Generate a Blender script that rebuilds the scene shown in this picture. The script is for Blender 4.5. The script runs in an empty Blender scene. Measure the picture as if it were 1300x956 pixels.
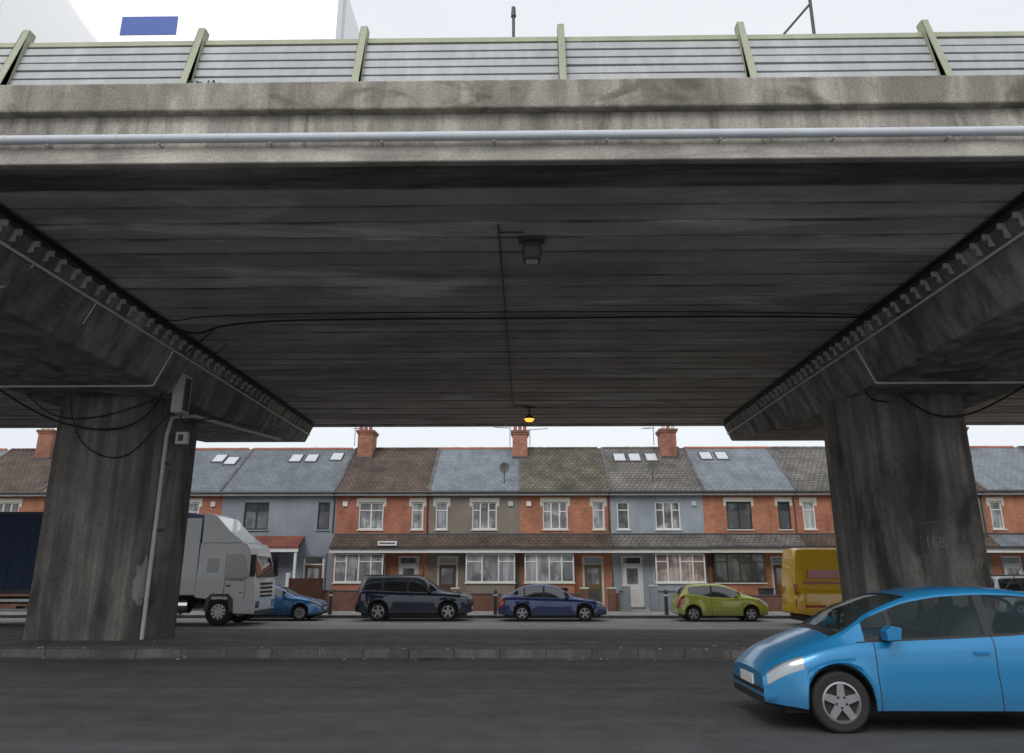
import bpy, bmesh, math, random
from mathutils import Vector
random.seed(7)
scene = bpy.context.scene
scene.view_settings.view_transform = 'Standard'
scene.view_settings.look = 'None'
scene.view_settings.exposure = 0

# ------------------------------------------------------------------ materials
def new_mat(name):
    m = bpy.data.materials.new(name); m.use_nodes = True
    nt = m.node_tree
    b = nt.nodes['Principled BSDF']
    return m, nt, b
def c4(c): return (c[0], c[1], c[2], 1)
def simple(name, col, rough=0.6, metal=0.0, coat=0.0, spec=None, emit=None):
    m, nt, b = new_mat(name)
    b.inputs['Roughness'].default_value = rough
    b.inputs['Metallic'].default_value = metal
    b.inputs['Coat Weight'].default_value = coat
    b.inputs['Coat Roughness'].default_value = 0.04
    if spec is not None: b.inputs['Specular IOR Level'].default_value = spec
    if emit:
        b.inputs['Emission Color'].default_value = c4(emit[0]); b.inputs['Emission Strength'].default_value = emit[1]
    tc = nt.nodes.new('ShaderNodeTexCoord'); n = nt.nodes.new('ShaderNodeTexNoise')
    n.inputs['Scale'].default_value = 3.0; n.inputs['Detail'].default_value = 6
    nt.links.new(tc.outputs['Object'], n.inputs['Vector'])
    mx = nt.nodes.new('ShaderNodeMix'); mx.data_type = 'RGBA'
    mx.inputs['A'].default_value = c4([x * 0.82 for x in col]); mx.inputs['B'].default_value = c4([min(1, x * 1.12) for x in col])
    nt.links.new(n.outputs['Fac'], mx.inputs['Factor']); nt.links.new(mx.outputs['Result'], b.inputs['Base Color'])
    return m
def pos_vec(nt, scale=(1, 1, 1)):
    g = nt.nodes.new('ShaderNodeNewGeometry'); mp = nt.nodes.new('ShaderNodeMapping')
    mp.inputs['Scale'].default_value = scale
    nt.links.new(g.outputs['Position'], mp.inputs['Vector'])
    return mp.outputs['Vector']
def noise(nt, vec, scale, detail=6, rough=0.6, dist=0):
    n = nt.nodes.new('ShaderNodeTexNoise'); n.inputs['Scale'].default_value = scale
    n.inputs['Detail'].default_value = detail; n.inputs['Roughness'].default_value = rough
    n.inputs['Distortion'].default_value = dist
    nt.links.new(vec, n.inputs['Vector']); return n.outputs['Fac']
def ramp(nt, fac, stops):
    r = nt.nodes.new('ShaderNodeValToRGB'); e = r.color_ramp.elements
    while len(e) < len(stops): e.new(0.5)
    for i, (p, c) in enumerate(stops):
        e[i].position = p
        e[i].color = c4(c) if hasattr(c, '__len__') else (c, c, c, 1)
    nt.links.new(fac, r.inputs['Fac']); return r.outputs['Color']
def mixc(nt, fac, a, b, mode='MIX'):
    m = nt.nodes.new('ShaderNodeMix'); m.data_type = 'RGBA'; m.blend_type = mode
    for k, v in (('Factor', fac), ('A', a), ('B', b)):
        if isinstance(v, bpy.types.NodeSocket): nt.links.new(v, m.inputs[k])
        elif k == 'Factor': m.inputs[k].default_value = v
        else: m.inputs[k].default_value = c4(v)
    return m.outputs['Result']
def mth(nt, op, a, b=None):
    n = nt.nodes.new('ShaderNodeMath'); n.operation = op
    for i, v in enumerate((a, b)):
        if v is None: continue
        if isinstance(v, bpy.types.NodeSocket): nt.links.new(v, n.inputs[i])
        else: n.inputs[i].default_value = v
    return n.outputs[0]
def bump(nt, b, h, strength=0.3, dist=0.02):
    n = nt.nodes.new('ShaderNodeBump'); n.inputs['Strength'].default_value = strength
    n.inputs['Distance'].default_value = dist
    nt.links.new(h, n.inputs['Height']); nt.links.new(n.outputs['Normal'], b.inputs['Normal'])

def concrete(name, base, dark, streak=(0.9, 0.9, 0.12), streak_amt=0.6, speck=0.35, light=None, rough=0.85, planks=False):
    m, nt, b = new_mat(name)
    v = pos_vec(nt)
    n1 = noise(nt, v, 0.55, 8, 0.65)
    col = mixc(nt, ramp(nt, n1, [(0.35, 0), (0.68, 1)]), dark, base)
    sv = pos_vec(nt, streak)
    n2 = noise(nt, sv, 2.2, 7, 0.6, 0.4)
    s = ramp(nt, n2, [(0.42, 1), (0.62, 0)])
    col = mixc(nt, mth(nt, 'MULTIPLY', s, streak_amt), col, [x * 0.5 for x in dark])
    if light:
        n4 = noise(nt, pos_vec(nt, light[1]), light[2], 7, 0.6, 0.8)
        f = ramp(nt, n4, [(light[3], 0), (light[3] + 0.12, light[4])])
        col = mixc(nt, f, col, light[0])
    if planks:
        g = nt.nodes.new('ShaderNodeNewGeometry'); sp = nt.nodes.new('ShaderNodeSeparateXYZ'); nt.links.new(g.outputs['Position'], sp.inputs[0])
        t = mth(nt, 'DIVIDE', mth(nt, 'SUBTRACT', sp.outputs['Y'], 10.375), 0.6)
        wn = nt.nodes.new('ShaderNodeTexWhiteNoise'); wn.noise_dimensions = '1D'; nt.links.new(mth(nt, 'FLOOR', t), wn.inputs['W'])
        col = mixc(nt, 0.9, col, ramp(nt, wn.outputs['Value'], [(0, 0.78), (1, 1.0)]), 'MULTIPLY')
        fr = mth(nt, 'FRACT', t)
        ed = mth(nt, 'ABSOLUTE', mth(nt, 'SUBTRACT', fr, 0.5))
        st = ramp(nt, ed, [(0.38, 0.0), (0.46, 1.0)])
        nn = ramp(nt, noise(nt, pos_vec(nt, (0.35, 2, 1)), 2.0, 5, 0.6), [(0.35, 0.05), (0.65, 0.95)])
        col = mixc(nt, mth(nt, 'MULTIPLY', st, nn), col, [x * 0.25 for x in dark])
        # broad damp stains
        n6 = noise(nt, pos_vec(nt, (0.16, 0.3, 1)), 1.3, 6, 0.6, 0.7)
        col = mixc(nt, ramp(nt, n6, [(0.5, 0.0), (0.66, 0.6)]), col, [x * 0.45 for x in dark])
    n3 = noise(nt, v, 38, 4, 0.8)
    col = mixc(nt, speck, col, ramp(nt, n3, [(0.35, 0.25), (0.5, 0.55), (0.68, 1.0)]), 'OVERLAY')
    nt.links.new(col, b.inputs['Base Color'])
    b.inputs['Roughness'].default_value = rough
    bump(nt, b, n3, 0.25, 0.01)
    return m

M = {}
M['cope'] = concrete('cope_concrete', (0.46, 0.43, 0.37), (0.24, 0.22, 0.185), (1.2, 1.2, 0.25), 0.6, 0.5,
                     light=((0.10, 0.095, 0.07), (0.8, 0.8, 1.6), 1.1, 0.50, 0.8))
M['fascia'] = concrete('fascia_concrete', (0.54, 0.50, 0.44), (0.33, 0.305, 0.27), (1.6, 1.6, 0.12), 0.6, 0.4,
                       light=((0.13, 0.12, 0.10), (1.8, 1.8, 0.35), 1.3, 0.52, 0.8))
M['lip'] = concrete('lip_concrete', (0.54, 0.51, 0.455), (0.40, 0.375, 0.335), (0.5, 0.5, 0.5), 0.45, 0.35,
                    light=((0.20, 0.19, 0.165), (0.5, 0.5, 3), 1.1, 0.53, 0.75))
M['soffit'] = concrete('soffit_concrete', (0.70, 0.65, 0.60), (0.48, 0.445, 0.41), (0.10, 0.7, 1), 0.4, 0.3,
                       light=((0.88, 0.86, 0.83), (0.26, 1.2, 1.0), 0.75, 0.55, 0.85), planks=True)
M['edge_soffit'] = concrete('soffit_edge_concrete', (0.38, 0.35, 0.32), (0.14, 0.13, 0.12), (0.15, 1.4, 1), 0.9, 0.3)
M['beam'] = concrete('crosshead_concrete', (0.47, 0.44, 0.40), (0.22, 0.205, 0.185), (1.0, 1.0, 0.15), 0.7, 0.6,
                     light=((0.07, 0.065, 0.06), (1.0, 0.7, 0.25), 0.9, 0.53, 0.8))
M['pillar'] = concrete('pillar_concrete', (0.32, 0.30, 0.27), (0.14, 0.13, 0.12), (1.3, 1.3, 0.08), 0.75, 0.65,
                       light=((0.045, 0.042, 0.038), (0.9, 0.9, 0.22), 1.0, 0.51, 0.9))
M['dark_gap'] = simple('dark_gap', (0.02, 0.02, 0.02), 0.9)
M['chalk'] = simple('chalk_mark', (0.30, 0.29, 0.265), 0.9)
M['patch'] = concrete('grey_paint_patch', (0.6, 0.6, 0.6), (0.42, 0.42, 0.42), speck=0.3)
M['kerb'] = concrete('kerb_stone', (0.20, 0.19, 0.18), (0.10, 0.095, 0.09))
M['paving'] = concrete('pavement_surface', (0.46, 0.44, 0.41), (0.32, 0.305, 0.29), speck=0.3)
def asphalt(name, c1, c2, worn=0.3, rough=0.8):
    m, nt, b = new_mat(name); v = pos_vec(nt)
    big = noise(nt, pos_vec(nt, (0.12, 0.9, 1)), 1.2, 6, 0.6)
    fine = noise(nt, v, 55, 3, 0.8)
    mid = noise(nt, v, 1.7, 7, 0.7)
    col = mixc(nt, ramp(nt, big, [(0.35, 0), (0.65, 1)]), c1, c2)
    col = mixc(nt, worn, col, ramp(nt, mid, [(0.3, 0.2), (0.7, 0.8)]), 'OVERLAY')
    col = mixc(nt, 0.7, col, ramp(nt, fine, [(0.32, 0.1), (0.5, 0.5), (0.7, 1)]), 'OVERLAY')
    vo = nt.nodes.new('ShaderNodeTexVoronoi'); vo.feature = 'DISTANCE_TO_EDGE'; vo.inputs['Scale'].default_value = 0.35
    wv = nt.nodes.new('ShaderNodeVectorMath'); wv.operation = 'ADD'
    nn = nt.nodes.new('ShaderNodeTexNoise'); nn.inputs['Scale'].default_value = 1.5; nt.links.new(v, nn.inputs['Vector'])
    nt.links.new(v, wv.inputs[0]); nt.links.new(nn.outputs['Color'], wv.inputs[1]); nt.links.new(wv.outputs[0], vo.inputs['Vector'])
    cr = ramp(nt, vo.outputs['Distance'], [(0.0, 0.5), (0.006, 1.0)])
    col = mixc(nt, 0.6, col, cr, 'MULTIPLY')
    nt.links.new(col, b.inputs['Base Color']); b.inputs['Roughness'].default_value = rough
    bump(nt, b, fine, 0.6, 0.012)
    return m
M['asphalt'] = asphalt('road_asphalt', (0.050, 0.050, 0.053), (0.074, 0.074, 0.078), .45)
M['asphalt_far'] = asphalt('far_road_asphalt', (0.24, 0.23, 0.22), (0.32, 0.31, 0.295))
M['reserv'] = asphalt('reservation_asphalt', (0.10, 0.094, 0.086), (0.17, 0.158, 0.145), 0.7)
M['ground'] = asphalt('ground_surface', (0.12, 0.12, 0.11), (0.16, 0.155, 0.14))
M['line'] = concrete('road_paint', (0.7, 0.69, 0.66), (0.45, 0.44, 0.42), speck=0.6)
M['tar'] = asphalt('tar_repair', (0.035, 0.035, 0.037), (0.05, 0.05, 0.05))
M['iron'] = simple('cast_iron', (0.06, 0.055, 0.05), 0.5, 0.4)

def brick_mat(name, c1, c2, mortar, axes='XZ', bw=0.225, rh=0.075, ms=0.01, rough=0.85, var=0.5):
    m, nt, b = new_mat(name)
    g = nt.nodes.new('ShaderNodeNewGeometry'); s = nt.nodes.new('ShaderNodeSeparateXYZ'); c = nt.nodes.new('ShaderNodeCombineXYZ')
    nt.links.new(g.outputs['Position'], s.inputs[0])
    if axes == 'XZ': nt.links.new(mth(nt, 'ADD', s.outputs['X'], s.outputs['Y']), c.inputs['X'])
    else: nt.links.new(s.outputs['X'], c.inputs['X'])
    nt.links.new(s.outputs['Z' if axes == 'XZ' else 'Y'], c.inputs['Y'])
    bt = nt.nodes.new('ShaderNodeTexBrick')
    bt.inputs['Scale'].default_value = 1; bt.inputs['Brick Width'].default_value = bw; bt.inputs['Row Height'].default_value = rh
    bt.inputs['Mortar Size'].default_value = ms; bt.inputs['Color1'].default_value = c4(c1); bt.inputs['Color2'].default_value = c4(c2)
    bt.inputs['Mortar'].default_value = c4(mortar); bt.inputs['Bias'].default_value = 0
    nt.links.new(c.outputs[0], bt.inputs['Vector'])
    n = noise(nt, pos_vec(nt), 0.9, 8, 0.65)
    col = mixc(nt, var, bt.outputs['Color'], ramp(nt, n, [(0.3, 0.22), (0.7, 0.78)]), 'OVERLAY')
    n5 = noise(nt, pos_vec(nt, (1.5, 1.5, 0.25) if axes == 'XZ' else (1.5, 0.4, 0.4)), 1.3, 6, 0.6)
    col = mixc(nt, ramp(nt, n5, [(0.5, 0.0), (0.72, 0.45)]), col, [x * 0.35 for x in c2])
    nt.links.new(col, b.inputs['Base Color']); b.inputs['Roughness'].default_value = rough
    bump(nt, b, bt.outputs['Fac'], -0.4, 0.02)
    return m
M['brick'] = brick_mat('red_brick', (0.47, 0.135, 0.07), (0.33, 0.09, 0.05), (0.32, 0.23, 0.18))
M['brick2'] = brick_mat('orange_brick', (0.50, 0.165, 0.08), (0.37, 0.115, 0.055), (0.34, 0.25, 0.18))
M['brick_dark'] = brick_mat('dark_brick', (0.25, 0.09, 0.06), (0.17, 0.06, 0.045), (0.2, 0.16, 0.13))
M['brick_chim'] = brick_mat('chimney_brick', (0.40, 0.14, 0.08), (0.27, 0.09, 0.055), (0.25, 0.19, 0.15), var=.8)
M['tile_brown'] = brick_mat('brown_roof_tile', (0.125, 0.085, 0.065), (0.085, 0.06, 0.048), (0.03, 0.022, 0.02), 'XY', 0.26, 0.24, 0.02, var=0.8)
M['tile_moss'] = brick_mat('mossy_roof_tile', (0.14, 0.125, 0.09), (0.095, 0.085, 0.062), (0.03, 0.028, 0.02), 'XY', 0.26, 0.24, 0.02, var=0.9)
M['tile_grey'] = brick_mat('grey_roof_tile', (0.18, 0.165, 0.15), (0.135, 0.125, 0.112), (0.04, 0.035, 0.03), 'XY', 0.26, 0.24, 0.02, var=0.8)
M['slate'] = brick_mat('roof_slate', (0.20, 0.225, 0.255), (0.16, 0.18, 0.21), (0.08, 0.09, 0.10), 'XY', 0.3, 0.2, 0.012, rough=0.55, var=0.4)
M['slate_dark'] = brick_mat('dark_roof_slate', (0.155, 0.175, 0.20), (0.12, 0.135, 0.16), (0.055, 0.06, 0.07), 'XY', 0.3, 0.2, 0.012, rough=0.55, var=0.4)
M['tile_red'] = brick_mat('red_porch_tile', (0.30, 0.09, 0.06), (0.22, 0.065, 0.05), (0.08, 0.03, 0.02), 'XY', 0.2, 0.15, 0.015)
def render_mat(name, c):
    return concrete(name, c, [x * 0.72 for x in c], (1.0, 1.0, 0.2), 0.14, 0.12)
M['grey_paint'] = render_mat('grey_masonry_paint', (0.29, 0.32, 0.37))
M['blue_paint'] = render_mat('blue_grey_masonry_paint', (0.35, 0.39, 0.44))
M['brown_render'] = render_mat('pebbledash_render', (0.28, 0.24, 0.20))
M['white_paint'] = simple('white_paint', (0.76, 0.76, 0.74), 0.5)
M['cream'] = simple('cream_lintel', (0.62, 0.60, 0.53), 0.7)
M['dark_frame'] = simple('dark_frame', (0.035, 0.037, 0.04), 0.4)
M['gutter'] = simple('gutter_plastic', (0.05, 0.05, 0.05), 0.4)
M['terracotta'] = simple('terracotta', (0.36, 0.14, 0.08), 0.8)
M['door_brown'] = simple('brown_door', (0.10, 0.05, 0.03), 0.4)
M['door_white'] = simple('white_door', (0.7, 0.7, 0.7), 0.4)
M['door_olive'] = simple('olive_door', (0.16, 0.10, 0.04), 0.4)
M['black'] = simple('black_plastic', (0.018, 0.018, 0.018), 0.5)
M['rubber'] = simple('tyre_rubber', (0.02, 0.02, 0.02), 0.85)
M['alloy'] = simple('alloy_wheel', (0.42, 0.42, 0.43), 0.3, 0.7)
M['chrome'] = simple('chrome', (0.6, 0.6, 0.62), 0.15, 1.0)
M['glass'] = simple('tinted_glass', (0.015, 0.019, 0.022), 0.03, 0, 1.0, 0.9)
M['lens'] = simple('headlamp_lens', (0.30, 0.32, 0.35), 0.08, 0.5, 1.0)
M['red_lens'] = simple('tail_lamp_lens', (0.4, 0.02, 0.015), 0.15, 0, 1.0)
M['amber'] = simple('indicator_lens', (0.7, 0.25, 0.03), 0.2, 0, 1.0)
M['plate_y'] = simple('number_plate_yellow', (0.7, 0.5, 0.05), 0.4)
M['plate_w'] = simple('number_plate_white', (0.7, 0.7, 0.7), 0.4)
M['pipe'] = simple('grey_pipe', (0.56, 0.60, 0.65), 0.6)
M['conduit'] = simple('galvanised_conduit', (0.62, 0.62, 0.61), 0.6)
M['conduit_w'] = simple('white_plastic_conduit', (0.80, 0.80, 0.78), 0.6)
M['clip'] = simple('bearing_clip_metal', (0.62, 0.61, 0.58), 0.7)
M['cable'] = simple('black_cable', (0.015, 0.015, 0.015), 0.6)
M['rail_green'] = concrete('railing_green_paint', (0.44, 0.46, 0.33), (0.34, 0.36, 0.26), (2, 2, .4), 0.2, 0.15, rough=0.6)
M['rail_grey'] = concrete('railing_grey_metal', (0.52, 0.53, 0.54), (0.42, 0.43, 0.44), (2, 2, .4), 0.25, 0.1, rough=0.6)
M['steel_dark'] = simple('dark_steel', (0.08, 0.08, 0.085), 0.5, 0.3)
M['leaf'] = simple('weed_leaf', (0.06, 0.10, 0.03), 0.7)
M['lamp_on'] = simple('lit_orange_lens', (0.9, 0.4, 0.1), 0.3, emit=((1.0, 0.26, 0.03), 3.0))
def car_glass(name, tint):
    m, nt, b = new_mat(name)
    b.inputs['Base Color'].default_value = c4(tint); b.inputs['Roughness'].default_value = 0.02
    b.inputs['Specular IOR Level'].default_value = 0.6
    tr = nt.nodes.new('ShaderNodeBsdfTransparent'); tr.inputs['Color'].default_value = (0.80, 0.86, 0.84, 1)
    ms = nt.nodes.new('ShaderNodeMixShader'); ms.inputs['Fac'].default_value = 0.30
    nt.links.new(tr.outputs[0], ms.inputs[1]); nt.links.new(b.outputs[0], ms.inputs[2])
    nt.links.new(ms.outputs[0], nt.nodes['Material Output'].inputs['Surface'])
    return m
M['glass_blue'] = car_glass('car_window_glass', (0.03, 0.05, 0.055))
def curtain_glass(name, c1, c2, sc):
    m, nt, b = new_mat(name)
    n = noise(nt, pos_vec(nt, (sc, 0.4, 0.25)), 1.6, 4, 0.6)
    n2 = noise(nt, pos_vec(nt, (0.9, 0.4, 0.9)), 1.1, 3, 0.5)
    col = mixc(nt, ramp(nt, n2, [(.48, 0), (.56, .75)]), ramp(nt, n, [(0.38, c1), (0.62, c2)]), [x * .35 for x in c1])
    nt.links.new(col, b.inputs['Base Color']); b.inputs['Roughness'].default_value = 0.5
    b.inputs['Coat Weight'].default_value = 1.0; b.inputs['Coat Roughness'].default_value = 0.03
    return m
M['win_net'] = curtain_glass('net_curtained_glass', (0.22, 0.23, 0.24), (0.55, 0.56, 0.56), 3.5)
M['win_dark'] = curtain_glass('window_glass_dark', (0.03, 0.035, 0.04), (0.12, 0.13, 0.14), 1.2)
M['win_mid'] = curtain_glass('window_glass_blind', (0.12, 0.13, 0.145), (0.42, 0.43, 0.44), 2.0)
M['win_warm'] = curtain_glass('curtained_glass_warm', (0.30, 0.20, 0.18), (0.55, 0.48, 0.44), 5)
def paint(name, c, metal=0.35, dirt=0.55, coat=1.0, cr=0.03):
    m, nt, b = new_mat(name)
    b.inputs['Metallic'].default_value = metal
    b.inputs['Roughness'].default_value = 0.32; b.inputs['Coat Weight'].default_value = coat; b.inputs['Coat Roughness'].default_value = cr
    tc = nt.nodes.new('ShaderNodeTexCoord'); s = nt.nodes.new('ShaderNodeSeparateXYZ'); nt.links.new(tc.outputs['Object'], s.inputs[0])
    n = nt.nodes.new('ShaderNodeTexNoise'); n.inputs['Scale'].default_value = 4; n.inputs['Detail'].default_value = 8
    nt.links.new(tc.outputs['Object'], n.inputs['Vector'])
    a = mth(nt, 'ADD', mth(nt, 'MULTIPLY', n.outputs['Fac'], 0.3), s.outputs['Z'])
    f = ramp(nt, a, [(0.35, dirt), (0.75, 0.0)])
    nt.links.new(mixc(nt, f, c, (0.10, 0.095, 0.09)), b.inputs['Base Color'])
    return m

# ------------------------------------------------------------------ mesh builder
class MB:
    def __init__(s): s.v = []; s.f = []; s.m = []; s.mats = []
    def mi(s, k):
        m = M[k] if isinstance(k, str) else k
        if m not in s.mats: s.mats.append(m)
        return s.mats.index(m)
    def face(s, pts, k):
        i = len(s.v); s.v += [tuple(p) for p in pts]; s.f.append(list(range(i, i + len(pts)))); s.m.append(s.mi(k))
    def poly(s, vs, fs, k):
        i = len(s.v); s.v += [tuple(p) for p in vs]; q = s.mi(k)
        for f in fs: s.f.append([i + a for a in f]); s.m.append(q)
    def box(s, x0, x1, y0, y1, z0, z1, k):
        s.poly([(x0, y0, z0), (x1, y0, z0), (x1, y1, z0), (x0, y1, z0), (x0, y0, z1), (x1, y0, z1), (x1, y1, z1), (x0, y1, z1)],
               [(0, 3, 2, 1), (4, 5, 6, 7), (0, 1, 5, 4), (1, 2, 6, 5), (2, 3, 7, 6), (3, 0, 4, 7)], k)
    def prism(s, poly, a0, a1, axis, k):
        n = len(poly)
        def P(p, a): return (p[0], a, p[1]) if axis == 'y' else ((a, p[0], p[1]) if axis == 'x' else (p[0], p[1], a))
        vs = [P(p, a0) for p in poly] + [P(p, a1) for p in poly]
        fs = [list(range(n))[::-1], list(range(n, 2 * n))] + [(i, (i + 1) % n, n + (i + 1) % n, n + i) for i in range(n)]
        s.poly(vs, fs, k)
    def cyl(s, p0, p1, r, k, n=12, r2=None):
        r2 = r if r2 is None else r2
        p0 = Vector(p0); p1 = Vector(p1); d = (p1 - p0).normalized()
        u = d.orthogonal().normalized(); w = d.cross(u)
        vs = []
        for p, rr in ((p0, r), (p1, r2)):
            for i in range(n):
                a = 2 * math.pi * i / n; vs.append(p + u * math.cos(a) * rr + w * math.sin(a) * rr)
        fs = [list(range(n))[::-1], list(range(n, 2 * n))] + [(i, (i + 1) % n, n + (i + 1) % n, n + i) for i in range(n)]
        s.poly(vs, fs, k)
    def obj(s, name, parent=None, bevel=0, smooth=None, loc=None):
        me = bpy.data.meshes.new(name); me.from_pydata(s.v, [], s.f)
        for m in s.mats: me.materials.append(m)
        for p, q in zip(me.polygons, s.m): p.material_index = q
        bm = bmesh.new(); bm.from_mesh(me)
        if smooth: bmesh.ops.remove_doubles(bm, verts=bm.verts, dist=0.0004)
        bmesh.ops.recalc_face_normals(bm, faces=bm.faces); bm.to_mesh(me); bm.free()
        o = bpy.data.objects.new(name, me); scene.collection.objects.link(o)
        if parent: o.parent = parent
        if loc: o.location = loc
        if bevel:
            b = o.modifiers.new('Bevel', 'BEVEL'); b.width = bevel; b.segments = 2; b.limit_method = 'ANGLE'
        if smooth:
            for p in me.polygons: p.use_smooth = True
            me.set_sharp_from_angle(angle=math.radians(smooth))
        return o
def root(name, loc=(0, 0, 0), rz=0):
    e = bpy.data.objects.new(name, None); scene.collection.objects.link(e); e.location = loc; e.rotation_euler = (0, 0, rz)
    e.empty_display_size = 0.3; return e
def tube(name, pts, r, k, parent=None, smooth=True):
    cu = bpy.data.curves.new(name, 'CURVE'); cu.dimensions = '3D'; cu.bevel_depth = r; cu.bevel_resolution = 2
    sp = cu.splines.new('NURBS' if smooth else 'POLY'); sp.points.add(len(pts) - 1)
    for p, q in zip(sp.points, pts): p.co = (q[0], q[1], q[2], 1)
    if smooth: sp.use_endpoint_u = True; sp.order_u = 3
    cu.materials.append(M[k]); o = bpy.data.objects.new(name, cu); scene.collection.objects.link(o)
    if parent: o.parent = parent
    return o
def text(name, s, loc, rot, size, parent, k='chalk'):
    cu = bpy.data.curves.new(name, 'FONT'); cu.body = s; cu.size = size; cu.extrude = 0.001; cu.align_x = 'CENTER'; cu.offset = -0.006
    cu.materials.append(M[k]); o = bpy.data.objects.new(name, cu); scene.collection.objects.link(o)
    o.location = loc; o.rotation_euler = rot; o.parent = parent; return o

# ------------------------------------------------------------------ ground
XL = 160
FZ = -0.30    # far road level
g = MB()
prof = [(-120, -0.012), (19, -0.012), (26.5, FZ - 0.012), (800, FZ - 0.012)]
for a, b in zip(prof, prof[1:]):
    g.face([(-700, a[0], a[1]), (700, a[0], a[1]), (700, b[0], b[1]), (-700, b[0], b[1])], 'ground')
g.obj('ground')
r = MB(); r.face([(-XL, -2.5, 0), (XL, -2.5, 0), (XL, 16.8, 0), (-XL, 16.8, 0)], 'asphalt')
r.face([(-XL, 16.35, .004), (XL, 16.35, .004), (XL, 16.79, .004), (-XL, 16.79, .004)], 'reserv')
r.face([(-40, 12.62, .004), (60, 12.70, .004), (60, 12.725, .004), (-40, 12.645, .004)], 'tar')
r.obj('near_road')
r = MB(); r.face([(-XL, 27.4, FZ), (XL, 27.4, FZ), (XL, 35.7, FZ), (-XL, 35.7, FZ)], 'asphalt_far'); r.obj('far_road')
r = MB()
r.prism([(16.95, -0.1), (16.95, 0.15), (19.5, 0.15), (27.25, FZ + 0.12), (27.25, -0.5)], -XL, XL, 'x', 'reserv'); r.obj('central_reservation')
k = MB()
x = -60
while x < 60:
    j = random.uniform(-.008, .008)
    k.box(x + 0.003, x + 0.912, 16.8 + j, 16.946, -0.1, 0.158 + j, 'kerb')
    k.box(x + 0.003, x + 0.912, 27.256, 27.4, -0.6, FZ + 0.125, 'kerb')
    k.box(x + 0.003, x + 0.912, 35.7, 35.84, -0.6, FZ + 0.125, 'kerb'); x += 0.915
k.obj('kerb', bevel=0.015)
p = MB(); p.box(-XL, XL, 35.845, 39.25, -0.6, FZ + 0.12, 'paving'); p.obj('pavement')
p = MB(); p.box(-XL, XL, 39.25, 60, -0.6, FZ + 0.125, 'paving'); p.obj('front_garden_paving')
p = MB(); p.box(-XL, XL, -9, -2.5, -0.6, 0.12, 'paving'); p.obj('near_pavement')
l = MB()
x = -58
while x < 58:
    l.face([(x, 30.3, FZ + .004), (x + 2, 30.3, FZ + .004), (x + 2, 30.42, FZ + .004), (x, 30.42, FZ + .004)], 'line'); x += 6
l.face([(-60, 27.62, FZ + .004), (60, 27.62, FZ + .004), (60, 27.74, FZ + .004), (-60, 27.74, FZ + .004)], 'line')
l.obj('road_marking')
dg = root('drain_grate', (-1.9, 16.5, 0.008)); a = MB(); a.box(-.24, .24, -.2, .2, 0, .004, 'iron')
for i in range(7): a.box(-.2 + i * .06, -.18 + i * .06, -.17, .17, .0042, .0075, 'dark_gap')
a.obj('grate', dg)
d = MB()
for i in range(420):
    x = random.uniform(-14, 16); y = random.choice([random.uniform(16.98, 17.3), random.uniform(17, 26), random.uniform(16.4, 16.78)]); s = random.uniform(.01, .035)
    z = 0.006 if y < 16.8 else (0.15 if y < 19.5 else 0.15 + (y - 19.5) / 7.75 * (FZ + 0.12 - 0.15))
    d.box(x, x + s * random.uniform(1, 2), y, y + s, z, z + s * .5, random.choice(['kerb', 'lip', 'brown_render', 'door_olive']))
d.obj('debris')

# ------------------------------------------------------------------ flyover
fly = root('flyover_bridge')
S = 7.03
a = MB(); a.box(-75, 75, 9.45, 9.97, 7.76, 8.21, 'cope'); a.box(-75, 75, 29.7, 30.25, 7.76, 8.21, 'cope'); a.obj('parapet_cope', fly, bevel=0.03)
a = MB(); a.box(-75, 75, 9.585, 10.1, 7.2, 7.78, 'fascia'); a.box(-75, 75, 29.6, 30.1, 7.0, 7.78, 'fascia')
a.obj('fascia', fly, bevel=0.01)
a = MB(); a.prism([(9.52, 7.0), (9.54, 6.985), (10.36, S), (10.36, 7.5), (9.70, 7.26), (9.52, 7.22)], -75, 75, 'x', 'lip')
a.obj('edge_lip', fly, bevel=0.01)
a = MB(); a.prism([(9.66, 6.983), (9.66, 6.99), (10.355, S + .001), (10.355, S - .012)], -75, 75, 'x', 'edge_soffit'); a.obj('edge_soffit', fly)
a = MB(); a.box(-75, 75, 10.0, 29.75, 7.36, 7.98, 'dark_gap'); a.obj('deck_slab', fly)
a = MB(); a.box(-75, 75, 9.98, 29.69, 7.985, 8.0, 'asphalt'); a.obj('deck_road', fly)
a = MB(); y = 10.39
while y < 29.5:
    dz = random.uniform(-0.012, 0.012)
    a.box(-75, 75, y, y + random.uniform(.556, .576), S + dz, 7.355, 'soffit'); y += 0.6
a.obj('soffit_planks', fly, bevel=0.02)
a = MB(); a.cyl((-75, 9.44, 7.32), (75, 9.44, 7.32), 0.064, 'pipe', 16)
x = -60.3
while x < 60:
    a.cyl((x, 9.44, 7.32), (x + .04, 9.44, 7.32), 0.068, 'steel_dark' if int(x * 2) % 3 == 0 else 'conduit', 16)
    a.box(x + .6, x + .63, 9.43, 9.60, 7.24, 7.255, 'conduit'); x += 1.52
a.obj('service_pipe', fly, smooth=40)
wd = root('weed', (-4.55, 9.6, 8.21)); a = MB()
for i in range(70):
    x = random.gauss(0, .16); an = random.uniform(0, 6.28); h = random.uniform(.03, .11); dx = math.cos(an) * h * .7; dy = math.sin(an) * h * .5
    a.face([(x, 0, 0), (x + .012, 0, 0), (x + dx + .02, dy, h), (x + dx - .012, dy, h * .9)], 'leaf')
a.obj('leaves', wd)

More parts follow.
